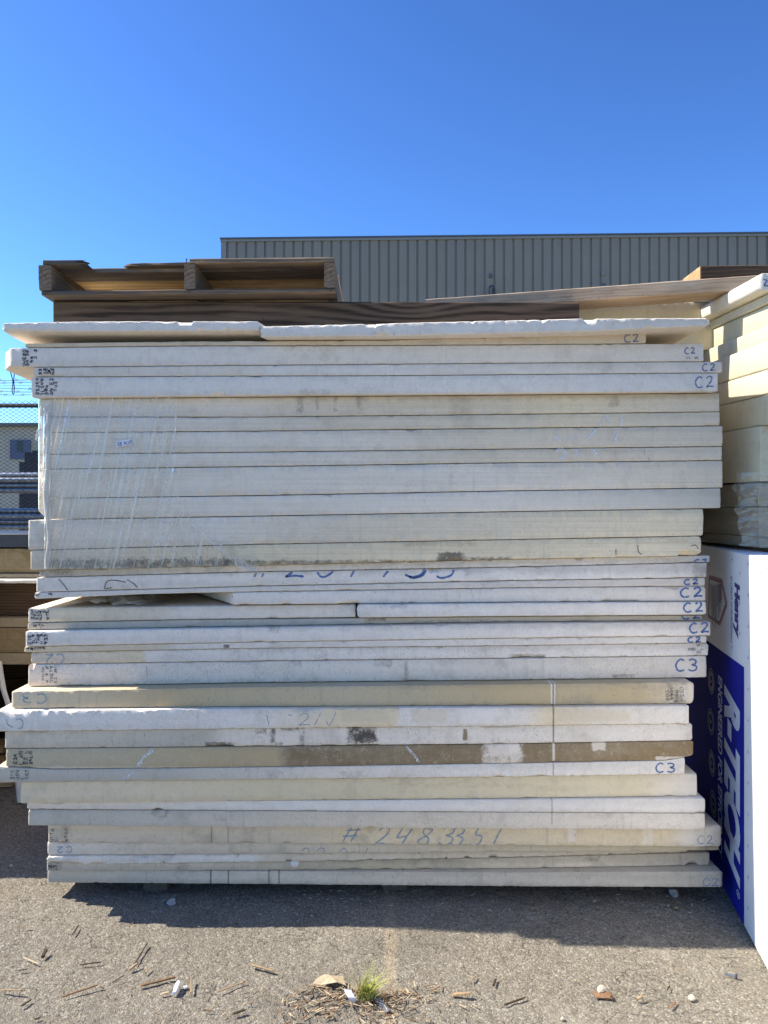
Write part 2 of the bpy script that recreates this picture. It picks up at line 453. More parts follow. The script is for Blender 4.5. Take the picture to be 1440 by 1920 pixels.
board('L3', 64, 1323, 2.76, [(64, 1123), (270, 1114), (480, 1109), (960, 1101.5), (1323, 1098)], 'thin white board forming the roof of the gap with crumpled film', under='L2', stops=[(64, W), (1323, W2)], seed=23, speck=.5, dirt=.15,
      gt=.15, edge=.0012)
board('L4', 436, 1324, 2.76, [(436, 1134), (480, 1133.5), (960, 1128.5), (1324, 1126.5)], 'white board broken off at the left where the dark gap begins, big C2', under='L3', stops=[(436, W), (1324, W2)], seed=24, speck=.5, dirt=.2,
      skew=(-.75, 0), gt=.12, rough=1.3)
board('L5', 52, 667, 2.775, [(52, 1167), (360, 1161), (667, 1157)], 'left part of the split white board, open gap and film above, stencilled left end', under='L4', gap=.006, stops=[(52, W2), (130, C), (300, CG), (330, W2), (667, W2)], seed=25, speck=.5, dirt=.2, gt=.15)
board('L5b', 669, 1325, 2.745, [(669, 1158), (960, 1155), (1325, 1152.5)], 'right part of the split white board, with rounded left tip', under='L4', stops=[(669, W), (1325, W)], seed=26, speck=.3, dirt=.12, rl=.014,
      stains=[(715, 765, .7, 1.1, (.3,.33,.38), .6, .05, .5)])
board('L6', 51, 1317, 2.775, [(51, 1180.5), (480, 1173.5), (960, 1165.5), (1317, 1163)], 'thin grey-edged board under the split board, cut-off small C2 on right', top=[(51, 1168.5), (360, 1162.5), (668, 1159.5), (960, 1156.6), (1317, 1154)], stops=[(51, CG), (330, G), (1317, G)], seed=27, speck=.7, dirt=.3, gb=.2,
      stains=[(680, 725, .5, 1.1, DK, .7, .04, .5), (750, 960, -.1, .5, DK, .5, .03, .55)])
board('L7', 47, 1333, 2.75, [(47, 1212), (480, 1203.5), (960, 1196), (1333, 1192)], 'white board with bold black stencil on left end and longest reach right, C2', under='L6', stops=[(47, W), (1333, W)], seed=28, speck=.5, dirt=.15, gt=.25,
      stains=[(500, 525, .6, 1.1, DK, .5, .05, .5)])
board('L8', 45, 1326, 2.755, [(45, 1223), (480, 1215), (960, 1210), (1326, 1205)], 'thin white board with a black smudged left tip, below the long C2 board', under='L7', stops=[(45, C), (300, CG), (330, W), (1326, W)], seed=29, speck=.4, dirt=.15, edge=.0012,
      stains=[(418, 430, .1, .7, DK, .9, .02, .45)])
board('L9', 57, 1329, 2.76, [(57, 1245), (480, 1239), (960, 1233.5), (1329, 1229)], 'board with an upside-down C2 on its left end and stencil on its right', under='L8', stops=[(57, CG), (150, CG), (262, C), (275, W), (1329, W)], seed=30, speck=.9, dirt=.25,
      gt=.2, chips=[(958, 1022, 'b', .013)], stains=[(480, 700, .3, 1, (.3,.3,.3), .3, .05, .56), (955, 1024, -.1, .3, DK, .5, .02, .5)], rough=1.3)
board('L10', 52, 1326, 2.76, [(52, 1287), (480, 1279.5), (960, 1274.5), (1326, 1270)], 'pale grey thick board with a large pale-blue C3 at the right end', under='L9', stops=[(52, W2), (480, W2), (1326, W2)], seed=31, speck=.7, dirt=.25,
      corner=(.0, 0), chips=[(52, 66, 't', .022)], gb=.12, stains=[(540, 565, .7, 1.1, DK, .4, .04, .5), (700, 735, .7, 1.1, DK, .4, .04, .5), (758, 765, 0, .9, DK, .35, .02, .45), (1150, 1190, -.1, .2, DK, .7, .03, .5)])
# beige and stained boards
board('M1', 20, 1303, 2.70, [(20, 1328), (480, 1324.5), (960, 1322), (1303, 1319)], 'thick beige board under the C3 board, scored by a vertical cut, rounded right end', under='L10', stops=[(20, C), (300, BE), (640, OL), (900, BE), (1200, BE), (1303, CG)], seed=41, speck=.7, dirt=.4, rr=.016, rl=.01,
      stains=[(1250, 1290, .0, 1, DK, .5, .05, .5), (1275, 1305, .1, .9, W2, .5, .05, 0), (1033, 1041, -.1, 1.1, W2, .8, .008, 0), (1036, 1038.5, -.1, 1.1, DK, .8, .006, 0)], gb=.1)
board('M2', -9, 1293, 2.68, [(-9, 1372), (480, 1366), (960, 1361), (1293, 1357)], 'white board with torn sunlit upper-left edge and cream scuffs, reaching the left frame edge', under='M1', stops=[(-9, W), (480, W), (640, C), (730, C), (740, W), (960, W), (1040, C), (1120, W2), (1293, W)], seed=42, speck=.5, dirt=.2,
      chips=[(2, 60, 't', .014), (70, 92, 't', .018), (98, 112, 't', .008), (205, 232, 't', .004)], rough=1.4, stains=[(640, 730, .3, .9, (.62,.56,.42), .5, .06, 0), (770, 840, .2, .9, (.62,.56,.42), .5, .06, 0), (860, 930, .15, .9, W, .5, .04, 0), (1040, 1180, .2, .8, (.62,.56,.42), .5, .06, 0), (1036.5, 1039, -.1, 1.1, DK, .8, .006, 0)])
board('M3', 8, 1300, 2.69, [(8, 1403), (480, 1399), (960, 1394), (1300, 1388)], 'whitish board with one square charcoal scab and small black scars', under='M2', stops=[(8, CG), (380, G), (420, W2), (1300, W)], seed=43, speck=.8, dirt=.25,
      chips=[(386, 440, 'b', .012), (648, 712, 'b', .006), (1280, 1300, 't', .015)], rr=.012,
      stains=[(652, 706, .12, 1.1, DK, .95, .05, .45), (508, 516, .2, 1, DK, .8, .03, .45), (562, 572, .0, .8, DK, .8, .03, .48), (868, 876, .2, .85, BR, .9, .02, 0), (384, 440, -.1, .25, DK, .7, .02, .45), (480, 500, .7, 1.1, DK, .6, .03, .5), (525, 570, .85, 1.1, DK, .8, .02, .5), (918, 926, .1, .6, DK, .6, .02, .5), (1036.5, 1039, -.1, 1.1, DK, .8, .006, 0), (515, 530, -.1, .2, DK, .7, .03, .5)])
board('M4', 10, 1302, 2.69, [(10, 1437), (100, 1441.5), (480, 1437.5), (960, 1430.5), (1250, 1425), (1302, 1416)], 'board weathered dark brown over its right half, chalk-scratched', under='M3', stops=[(10, OL), (180, OL), (380, BE), (520, (.50,.41,.26)), (545, BR), (880, BR), (905, BR), (1302, (.26,.19,.10))], seed=44, speck=.4, dirt=.3, pat=.5,
      stains=[(908, 978, -.1, 1.1, W2, .85, .08, .42), (1036, 1040, -.1, 1.1, W2, .8, .006, 0), (1110, 1135, .6, 1.1, W2, .7, .04, 0), (955, 975, .5, 1.1, W2, .8, .05, 0), (1230, 1300, -.1, .12, W2, .7, .02, 0), (60, 520, -.1, .05, W2, .4, .02, 0)], rr=.012, gt=.1)
board('M5', -8, 1285, 2.69, [(-8, 1467.5), (480, 1461.5), (960, 1456.5), (1285, 1451.5)], 'white board just below the brown stained one, faded C3 near its right end', under='M4', stops=[(-8, G), (300, G), (640, W2), (900, W), (1285, W)], seed=45, speck=.6, dirt=.2,
      stains=[(636, 690, -.1, .6, DK, .3, .06, .52), (500, 524, -.1, .8, DK, .25, .04, .5), (1036.5, 1038.5, -.1, 1.1, DK, .6, .006, 0)])
board('M6', 37, 1308, 2.70, [(37, 1506.5), (480, 1501), (960, 1496.5), (1308, 1492)], 'thickest yellowish cream board, with a wavy ochre tide line', under='M5', stops=[(37, C), (260, C), (480, (.73,.66,.47)), (1200, (.73,.67,.49)), (1280, W2), (1308, W2)], seed=46, speck=.3, dirt=.25,
      stains=[(730, 1000, .58, .70, (.45,.32,.16), .5, .10, .5), (960, 1100, .35, .5, (.5,.38,.2), .35, .10, .52)], rl=.008)
board('M7', 50, 1323, (2.72, 2.68), [(50, 1517), (480, 1519.5), (960, 1522.5), (1323, 1524.5)], 'slim clean white board under the yellowish thick one', under='M6', stops=[(50, W2), (300, W2), (480, W), (1323, W)], seed=47, speck=.2, dirt=.08,
      stains=[(1034, 1036, -.1, 1.1, DK, .5, .004, 0)])
board('M8', 52, 1323, (2.72, 2.68), [(52, 1548), (480, 1551.5), (960, 1554.5), (1323, 1555.5)], 'grey speckled board between the slim white one and the numbered board', under='M7', stops=[(52, G), (700, CG), (1323, W2)], seed=48, speck=.9, dirt=.25,
      gt=.08, stains=[(1034, 1036, .3, 1.1, DK, .5, .004, 0), (285, 315, .6, 1.1, DK, .5, .03, .5), (400, 440, .4, .8, DK, .3, .04, .54)])
# bottom boards
board('N1', 89, 1355, (2.775, 2.72), [(89, 1580), (480, 1580.5), (960, 1585), (1355, 1588)], 'board carrying the handwritten blue number starting 2483', under='M8', stops=[(89, CG), (500, CG), (640, C), (1250, C), (1290, W2), (1355, G)], seed=51, speck=.6, dirt=.35,
      gb=.1, rr=.018, stains=[(1065, 1078, .2, .9, W, .7, .04, 0), (1205, 1225, .1, .9, W, .4, .05, 0), (1280, 1300, .1, .9, W2, .6, .04, 0), (396, 397.5, 0, 1, DK, .8, .004, 0), (427, 428.5, 0, 1, DK, .6, .004, 0)])
board('N2', 88, 1349, (2.785, 2.74), [(88, 1603), (480, 1601), (960, 1597), (1349, 1594.5)], 'thin dull board right under the numbered board, faint writing on it', under='N1', stops=[(88, W2), (300, CG), (1349, OL)], seed=52, speck=.7, dirt=.4, gt=.15, gb=.1,
      stains=[(1310, 1350, -.1, 1, DK, .5, .05, .5)])
board('N3a', 87, 1290, (2.78, 2.78), [(87, 1617), (160, 1621), (240, 1622), (480, 1617.5), (960, 1608.5), (1290, 1598.5)], 'wedge-like torn sliver board with bright ragged lower-left edge', under='N2', stops=[(87, W), (470, W), (500, CG), (1290, CG)], seed=53, speck=.5, dirt=.35,
      chips=[(90, 160, 'b', .010), (165, 200, 'b', .012), (205, 470, 'b', .006)], rough=2.4, gt=.2, gap=.003)
board('N3b', 87, 1332, (2.80, 2.78), [(87, 1633), (480, 1632), (960, 1628.5), (1332, 1622)], 'dull thin second-lowest board, chipped near its right end, blob of foam on it', under='N3a', stops=[(87, G), (300, CG), (700, OL), (1100, CG), (1332, G)], seed=54, speck=.8, dirt=.45, gt=.3, gb=.2,
      chips=[(1285, 1310, 'b', .012)], stains=[(90, 115, .1, .9, DK, .6, .03, .48), (1105, 1125, .5, 1, DK, .5, .03, .5)], rr=.01)
board('N4', 88, 1357, (2.82, 2.735), [(88, 1655), (480, 1657.5), (960, 1662), (1357, 1664)], 'lowest foam board, cracked near the left, lying on the wooden skids', under='N3b', stops=[(88, G), (600, CG), (1357, G)], seed=55, speck=1.0, dirt=.45, gb=.2, gt=.15,
      rr=.014, stains=[(394, 396.5, -.1, 1.1, DK, .95, .006, 0), (427, 429, -.1, 1.1, DK, .9, .006, 0), (503, 505, -.1, 1.1, DK, .9, .006, 0), (522, 524, -.1, 1.1, DK, .9, .006, 0), (570, 610, .1, .9, W2, .3, .1, .5)])

# ------------------------------------------------------------------ handwriting and stencil marks on the boards
def ink_mat(name, col, th=.48, soft=.08, scale=160):
    m = NT(name)
    f = m.rng(m.noise(scale, 4, .75), th - soft, th + soft)
    tr = m.n('BsdfTransparent'); mx = m.n('MixShader')
    m.put(m.bsdf.inputs['Base Color'], col); m.put(m.bsdf.inputs['Roughness'], .8)
    m.put(mx.inputs[0], f)
    m.t.links.new(tr.outputs[0], mx.inputs[1]); m.t.links.new(m.bsdf.outputs[0], mx.inputs[2])
    m.t.links.new(mx.outputs[0], m.out.inputs[0])
    return m.m
INK = ink_mat('ink_blue', (.07, .14, .34), .40, .14)
INKV = ink_mat('ink_violet', (.12, .14, .32), .42, .12)
INKF = ink_mat('ink_faded', (.26, .36, .46), .47, .16)
CHALK = ink_mat('chalk_scrape', (.80, .79, .76), .5, .10)
STEN = ink_mat('stencil_black', (.035, .032, .05), .47, .09, 200)
STENF = ink_mat('stencil_faint', (.09, .09, .10), .50, .06, 260)

def smooth_pts(p, n=6):
    p = [np.array(q, float) for q in p]
    if len(p) < 3: return [p[0]*(1-t) + p[-1]*t for t in np.linspace(0, 1, 6)]
    out = []
    for i in range(len(p) - 1):
        a, b, c, d = p[max(i-1, 0)], p[i], p[i+1], p[min(i+2, len(p)-1)]
        for k in range(n):
            t = k / n
            out.append(.5*((2*b) + (-a+c)*t + (2*a-5*b+4*c-d)*t*t + (-a+3*b-3*c+d)*t**3))
    out.append(p[-1])
    return out

GLY = {
 'C': [[(.92,.12),(.55,.0),(.15,.25),(.02,.6),(.25,.95),(.6,1.0),(.95,.9)]],
 '2': [[(.1,.2),(.4,.0),(.8,.1),(.75,.4),(.35,.75),(.05,1.0)],[(.05,1.0),(.5,.93),(1.0,.97)]],
 '3': [[(.1,.1),(.5,.0),(.88,.14),(.8,.36),(.4,.47)],[(.4,.47),(.92,.6),(.9,.86),(.5,1.0),(.05,.88)]],
 '0': [[(.5,0),(.1,.3),(.15,.8),(.5,1),(.9,.7),(.85,.2),(.5,0)]],
 '1': [[(.7,0),(.5,.5),(.35,1)]],
 '4': [[(.25,0),(.05,.5),(.1,.6),(.7,.5)],[(.95,0),(.7,.5),(.5,1)]],
 '5': [[(1,.0),(.45,.05),(.35,.4),(.8,.5),(.8,.85),(.3,1),(.0,.9)]],
 '8': [[(.7,.1),(.3,.1),(.3,.35),(.75,.65),(.7,.95),(.2,1),(.1,.75),(.6,.45),(.85,.15),(.7,.1)]],
 '9': [[(.9,.1),(.4,0),(.1,.3),(.5,.5),(.9,.15),(.7,.6),(.5,1)]],
 '#': [[(.45,0),(.1,1)],[(.9,0),(.6,1)],[(.1,.35),(1,.3)],[(0,.7),(.9,.65)]],
 'P': [[(.2,1),(.25,0),(.85,.1),(.8,.45),(.25,.5)]],
 'S': [[(.9,.1),(.4,0),(.15,.25),(.75,.6),(.7,.95),(.1,.95)]],
 '^': [[(.5,1),(.5,0)],[(.2,.3),(.5,0),(.8,.3)]],
 'N': [[(.05,1),(.1,0),(.85,.95),(.95,0)]],
 'A': [[(.05,1),(.5,0),(.95,1)],[(.2,.65),(.8,.65)]],
 'H': [[(.1,0),(.1,1)],[(.9,0),(.9,1)],[(.1,.5),(.9,.5)]],
 'I': [[(.5,0),(.5,1)]], 'L': [[(.1,0),(.1,1),(.9,1)]], 'T': [[(0,0),(1,0)],[(.5,0),(.5,1)]],
 'E': [[(.9,0),(.1,0),(.1,1),(.9,1)],[(.1,.5),(.7,.5)]],
}
GID = {}
def strokes_for(text, px, py, w, h, gapf=.35, rot=0, slant=0.0):
    """strokes in photo pixels; (px,py) the upper left of the first letter"""
    out = []; gid = []; x = px
    for ch in text:
        if ch == ' ': x += w*.7; continue
        for s in GLY[ch]:
            out.append([(x + (a + slant*(1-b))*w, py + b*h) for a, b in s]); gid.append((px, x))
        x += w*(1 + gapf)
    if rot:
        n = sum(len(s) for s in out); cx = sum(p[0] for s in out for p in s)/n; cy = sum(p[1] for s in out for p in s)/n
        c, sn = math.cos(R(rot)), math.sin(R(rot))
        out = [[(cx + (a-cx)*c - (b-cy)*sn, cy + (a-cx)*sn + (b-cy)*c) for a, b in s] for s in out]
    for o_, g_ in zip(out, gid): GID[id(o_)] = g_; KEEP.append(o_)
    return out
KEEP = []

def write(key, strokes, width, mat, name='handwriting', **k):
    if name == 'stencil_print':
        o = write1(key, strokes, width, mat, name, **k)
        if o: o['kind'] = 'stuff'
        return
    groups = {}
    for i, s_ in enumerate(strokes): groups.setdefault(GID.get(id(s_), i), []).append(s_)
    for g in groups.values(): write1(key, g, width*(1.0 if mat is INKF else 1.12) if name == 'handwriting' and key != 'note' else width, mat, name, **k)
def write1(key, strokes, width, mat, name='handwriting', label=None, off=.0011, clip=True, jit=0.0, seed=0):
    b = BOARDS[key]; mb = MB(); rnd = random.Random(seed)
    for s in strokes:
        pts = smooth_pts(s)
        P = []
        for p in pts:
            y = float(b.yp(p[0])) - off
            x, z = X(p[0], y), Z(p[1], y)
            ok = (not clip) or (float(b.zb(x)) + .001 < z < float(b.zt(x)) - .001)
            P.append((x, y, z, ok))
        run = []
        runs = []
        for p in P + [(0, 0, 0, False)]:
            if p[3]: run.append(p)
            else:
                if len(run) > 1: runs.append(run)
                run = []
        for run in runs:
            v = []; m = len(run)
            for i, (x, y, z, _) in enumerate(run):
                a, c = run[max(i-1, 0)], run[min(i+1, m-1)]
                dx, dz = c[0]-a[0], c[2]-a[2]; L = math.hypot(dx, dz) or 1
                hw = .5*width*y/F * (.75 + .5*rnd.random()) * (.7 if i in (0, m-1) else 1)
                v += [(x - dz/L*hw, y, z + dx/L*hw), (x + dz/L*hw, y, z - dx/L*hw)]
            mb.add(v, [(2*i, 2*i+1, 2*i+3, 2*i+2) for i in range(m-1)])
    if not mb.v: return None
    o = mb.link(name, mat, b.ob)
    if label: o['label'] = label
    return o

def stencil(key, px0, px1, py0, py1, cols, mat, seed, wpx=1.6):
    """smudged vertical columns of unreadable black print"""
    rnd = random.Random(seed); out = []
    cw = (px1 - px0)/cols
    gh = 6.5
    for c in range(cols):
        if rnd.random() < .08: continue
        y = py0 + rnd.uniform(0, 2)
        cwf = cw*rnd.uniform(.55, .8)
        while y + gh*.6 < py1:
            if rnd.random() < .82:
                ch = rnd.choice('EHN25380A49LTS')
                x = px0 + c*cw + rnd.uniform(0, 1.0)
                for s in GLY[ch]:      # glyph turned a quarter turn
                    out.append([(x + bb*cwf, y + (1-aa)*gh*.8) for aa, bb in s])
            y += gh
    write(key, out, wpx, mat, 'stencil_print', seed=seed, clip=True)

for key, x, y, w, h, wd, mt in [('U',1171,627,11,14,2.0,INKV), ('V',1284,652,8,11,1.9,INKV), ('W',1317,682,10,13,2.0,INKV), ('X',1304,706,14,20,2.2,INKV),
        ('L1',1302,1049,10,7,2.6,INK), ('L2',1282,1087,0,0,0,None), ('L3',1283,1086.5,11,9,2.7,INK), ('L4',1276,1102,17,17,3.0,INK), ('L5b',1282,1130,15,17,3.0,INK),
        ('L6',1279,1148,14,12,2.8,INK), ('L7',1293,1168,15,18,3.0,INK), ('L8',1290,1194.5,10,9.5,2.6,INK)]:
    if mt: write(key, strokes_for('C2', x, y, w, h, .4, rot=-3), wd, mt, seed=int(x))
write('L10', strokes_for('C3', 1267, 1236, 17, 22, .35), 2.6, INK)
write('L9', strokes_for('C2', 84, 1224, 15, 18, .3, rot=180), 2.4, INKF)
write('M1', strokes_for('C3', 36, 1300, 19, 18, .4, rot=185), 2.6, INKF)
write('M2', [[(12, 1348), (14, 1358), (24, 1364)], [(30, 1350), (38, 1348), (43, 1355), (41, 1364), (34, 1366)]], 2.2, INKF)
write('M5', strokes_for('C3', 1230, 1431, 15, 17, .35), 2.3, INK)
write('N1', strokes_for('C2', 1308, 1567, 12, 15, .4), 2.0, INKF)
write('N2', strokes_for('C2', 105, 1586, 12, 11, .4, rot=180), 2.0, INKF)
write('N2', strokes_for('22 0 1', 560, 1590, 18, 26, .6, slant=.3), 1.6, INKF)
write('N4', strokes_for('C2', 1318, 1647, 12, 14, .4), 2.0, INKF)
write('N1', strokes_for('#', 640, 1546, 30, 32, 0, slant=.3) + strokes_for('2483', 700, 1551, 27, 33, .48, slant=.35) + strokes_for('351', 842, 1551, 24, 34, .55, slant=.35), 3.0, INKF)
write('L2', strokes_for('#', 474, 1048, 28, 34, 0, slant=.3) + strokes_for('20193', 533, 1046, 36, 36, .55, slant=.3) + strokes_for('55', 765, 1044, 34, 40, .55, slant=.3), 3.4, INK)
write('M2', strokes_for('2', 560, 1338, 22, 22) + [[(500,1340),(504,1360)],[(590,1360),(602,1336)],[(612,1352),(618,1360),(630,1336)],[(540,1340),(548,1342)]], 1.5, INKF)
write('M4', [[(256,1440),(272,1418),(288,1405)]], 7, CHALK, 'chalk_scrape')
write('M4', [[(758,1397),(768,1407),(786,1429)]], 5, CHALK, 'chalk_scrape')
write('M5', [[(230,1462),(256,1441)]], 5, CHALK, 'chalk_scrape')
for k, ss in (('B2', [[(1125,800),(1134,782),(1140,790),(1143,797)],[(1163,798),(1168,770),(1172,776)]]), ('B3', [[(1040,816),(1050,826)],[(1068,824),(1082,816)],[(1100,824),(1112,812),(1122,800)],[(1152,830),(1160,800)]]),
              ('B4', [[(1042,846),(1052,842),(1060,852),(1050,862)],[(1078,842),(1086,856)],[(1112,842),(1124,858)]])):
    write(k, ss, 5.5, CHALK, 'chalk_scrape')
for key, a, b2, c, d, n, mt, s in [('V',42,70,654,686,4,STEN,1), ('W',73,104,689,705,4,STEN,2), ('X',67,110,708,743,5,STEN,3), ('L5',58,94,1143,1165,5,STEN,4),
        ('L6',55,94,1169,1180,5,STEN,5), ('L7',53,90,1188,1211,5,STEN,6), ('L8',50,86,1212,1222,5,STEN,7), ('L10',78,109,1249,1282,4,STENF,8),
        ('M4',25,64,1407,1437,4,STEN,9), ('M5',20,56,1443,1466,4,STENF,10), ('N1',94,130,1553,1579,4,STENF,11), ('L3',66,100,1111,1121,4,STEN,12),
        ('L9',1290,1322,1207,1228,4,STENF,13), ('M1',1248,1284,1287,1317,4,STENF,14), ('V',1288,1310,668,676,3,STENF,15), ('N3b',90,118,1621,1632,3,STEN,16)]:
    stencil(key, a, b2, c, d, n, mt, s, 2.0 if mt is STEN else 1.6)
CRACK = plain('crack_dark', (.03, .027, .022), .9)
write('L2', [[(110,1086),(120,1097),(127,1107)], [(196,1103),(199,1092),(208,1088),(222,1089),(236,1092)], [(238,1087),(250,1094),(258,1102)], [(196,1104),(210,1102)]], 1.3, CRACK, 'crack')
write('B8', [[(1196,1022),(1197,1034),(1203,1040)], [(1155,1030),(1155,1040)], [(1296,1024),(1304,1022),(1310,1030)]], 1.2, CRACK, 'crack')
write('L10', [[(275,1249),(276,1284)]], 1.0, STENF, 'crack')

bb = BOARDS['N3b']; bm = bmesh.new(); bmesh.ops.create_icosphere(bm, subdivisions=3, radius=.017)
rnd = random.Random(33); yb = float(bb.yp(552)); vv = [(X(552, yb) + q.co.x*(1 + rnd.uniform(-.1, .1)), yb + q.co.y*.35, Z(1619, yb) + q.co.z*(.85 + rnd.uniform(-.08, .08))) for q in bm.verts]
ff = [[q.index for q in p.verts] for p in bm.faces]; bm.free()
link('foam_blob', vv, ff, plain('foam_blob', (.74, .70, .63), .9, var=.06, scale=200, bump=.4), bb.ob, smooth=True)
# ------------------------------------------------------------------ stretch film, tape note, crumpled film
def film_mat(name, haze0, haze1, streak=True):
    m = NT(name)
    xyz = m.sep()
    if streak:
        sx = m.math('SUBTRACT', xyz[0], m.math('MULTIPLY', xyz[2], .20))
        cv = m.n('CombineXYZ'); m.put(cv.inputs[0], sx); m.put(cv.inputs[1], m.math('MULTIPLY', xyz[1], .2)); m.put(cv.inputs[2], m.math('MULTIPLY', xyz[2], .05))
        a = m.noise(58, 3, .7, cv.outputs[0])
        b = m.noise(300, 2, .6, m.map((1, 1, 5), vec=cv.outputs[0]))
        reg = m.rng(m.noise(5, 2, .5), .35, .6, .35, 1)
        f = m.math('ADD', m.rng(a, .54, .66, 0, haze1*.85), m.rng(b, .56, .70, 0, haze1*.55))
        f = m.math('ADD', m.math('MULTIPLY', f, reg), m.math('MULTIPLY', m.rng(xyz[0], -.10, .20, 1, .15), haze0*1.3), clamp=True)
    else:
        f = m.rng(m.noise(60, 4, .7), .35, .7, haze0, haze1)
    tr = m.n('BsdfTransparent'); df = m.n('BsdfDiffuse'); gl = m.n('BsdfGlossy'); tl = m.n('BsdfTranslucent')
    m.put(df.inputs[0], (.93, .88, .79)); m.put(tl.inputs[0], (.90, .86, .78)); m.put(gl.inputs[0], (1, 1, 1)); gl.inputs['Roughness'].default_value = .12
    mx0 = m.n('MixShader'); mx0.inputs[0].default_value = .4
    m.t.links.new(df.outputs[0], mx0.inputs[1]); m.t.links.new(tl.outputs[0], mx0.inputs[2])
    mx1 = m.n('MixShader'); m.put(mx1.inputs[0], f); m.t.links.new(tr.outputs[0], mx1.inputs[1]); m.t.links.new(mx0.outputs[0], mx1.inputs[2])
    fr = m.n('Fresnel'); fr.inputs[0].default_value = 1.42
    mx2 = m.n('MixShader'); m.put(mx2.inputs[0], fr.outputs[0]); m.t.links.new(mx1.outputs[0], mx2.inputs[1]); m.t.links.new(gl.outputs[0], mx2.inputs[2])
    m.t.links.new(mx2.outputs[0], m.out.inputs[0])
    return m.m
FILM = film_mat('stretch_film', .16, .95)
FILMD = film_mat('film_bunched', .15, .6, False)
FILMC = film_mat('film_clear', .04, .35, False)
FILM2 = film_mat('film_folds', .55, .98, False)
FILM3 = film_mat('film_crumpled', .9, 1.0, False)
PAPER = plain('paper_note', (.74, .73, .74), .7, var=.04)

yB = 2.735
def rbound(py):
    return 3.0*n1(py, 11, 77) + 1.5*n1(py, 3.5, 78) + np.interp(py, [742, 900, 930, 960, 985, 1010, 1040, 1058, 1072], [333, 327, 335, 352, 366, 398, 440, 476, 470])
rows = np.linspace(743, 1066, 130)
nu = 150
v = []; rsf = np.random.RandomState(5)
for py in rows:
    rb_ = rbound(py); wside = float(np.clip((968 - py)/10, 0, 1))
    for k in range(nu):
        u = k/(nu - 1)
        if u < .16:
            q = 1 - u/.16
            px = 84 - 11*min(1, (1-q)*0 + q*4) * wside
            y = yB - .004 + .30*max(0, q - .2)*wside
            x = X(84, yB) - (X(84, yB) - X(70, yB)) * min(1, q*4) * wside
            v.append((x, y, Z(py, yB)))
        else:
            t = (u - .16)/.84
            px = 84 + (rb_ - 84)*t
            sl = px + .20*(py - 743)          # wrinkles lean
            wv = .0016*float(n1(sl, 5.0, 61)) + .0022*float(n1(sl, 17, 62)) + .0012*float(n1(sl, 2.4, 63)) + .0012*float(n1(py, 40, 64))
            v.append((X(px, yB), yB - .0062 + wv, Z(py, yB)))
f = [(i*nu+k, i*nu+k+1, (i+1)*nu+k+1, (i+1)*nu+k) for i in range(len(rows)-1) for k in range(nu-1)]
film = empty('stretch_film', (X(200, yB), yB, Z(1066, yB)))
tag(film, 'clear stretch film wrapped round the left end of the cream board block', 'plastic film')
link('film_sheet', v, f, FILM, film, smooth=True)
def ribbon(name, pts, widths, mat, parent, seed=0, n=9):
    """a creased strip of film through world points"""
    P = smooth_pts(pts, 8); m = len(P)
    Wd = np.interp(np.linspace(0, 1, m), np.linspace(0, 1, len(widths)), widths)
    v = []; rs = np.random.RandomState(seed)
    for i, p in enumerate(P):
        a, b = P[max(i-1, 0)], P[min(i+1, m-1)]
        d = Vector(b - a).normalized(); s = Vector((0, -1, 0)).cross(d)
        s = s.normalized() if s.length > .01 else Vector((1, 0, 0))
        for k in range(n):
            t = k/(n-1) - .5
            fold = .18*Wd[i]*(1 if k % 2 else -1)*(.6 + .4*math.sin(i*.5 + k))
            v.append(Vector(p) + s*t*Wd[i] + Vector((0, 1, 0))*(fold - .002))
    f = [(i*n+k, i*n+k+1, (i+1)*n+k+1, (i+1)*n+k) for i in range(m-1) for k in range(n-1)]
    return link(name, v, f, mat, parent, smooth=True)
def wp(l, y=yB - .012): return [(X(a, y), y, Z(b, y)) for a, b in l]
ribbon('film_fold', wp([(97,754),(92,762),(86,768),(92,774),(91,788),(87,800),(84,815)]), [.008,.018,.014,.016,.012,.014,.008], FILM2, film, 1)
ribbon('film_fold', wp([(94,775),(92,830),(90,880),(88,930),(90,965),(93,1010),(89,1050),(88,1066)]), [.010,.020,.018,.024,.020,.014,.018,.008], FILM2, film, 2)
ribbon('film_fold', wp([(79,804),(73,809),(70,822),(68,826)], yB - .02), [.008,.014,.010,.004], FILM2, film, 3)
ribbon('film_fold', wp([(334,982),(336,1010),(346,1052)]), [.003,.004,.002], FILM2, film, 4)
ribbon('film_fold', wp([(366,1005),(370,1035),(378,1058)]), [.003,.005,.002], FILM2, film, 5)
ribbon('film_fold', wp([(362,985),(385,1006),(420,1034),(448,1054),(488,1063)]), [.014,.010,.016,.022,.02], FILMC, film, 6)
ribbon('film_fold', wp([(445,1045),(455,1060),(480,1066)]), [.02,.034,.012], FILMD, film, 7)
# note taped on the film
yn = yB - .0115
nc = [(216,827),(245.5,823.5),(248,834),(219,839)]
note = link('paper_note', [(X(a, yn), yn, Z(b, yn)) for a, b in nc] + [(X(a, yn+.0004), yn+.0004, Z(b, yn+.0004)) for a, b in nc],
     [(0,3,2,1),(4,5,6,7),(0,1,5,4),(1,2,6,5),(2,3,7,6),(3,0,4,7)], PAPER, None, (X(232, yn), yn, Z(839, yn)))
tag(note, 'small tilted paper note reading 38 PCS with an arrow, stuck on the film', 'note')
class _nb: pass
nb_ = _nb(); nb_.ob = note; nb_.yp = lambda p: yn; nb_.zb = lambda x: -9; nb_.zt = lambda x: 9
BOARDS['note'] = nb_
write('note', strokes_for('38', 219, 829, 4.2, 7, .25, rot=-8) + strokes_for('PCS', 232.5, 828.5, 2.9, 5, .3, rot=-8) + strokes_for('^', 243.6, 825.5, 3, 7.5, .2, rot=-8), .8,
      ink_mat('pen_dark', (.04, .05, .16), .3, .1), off=.0006)
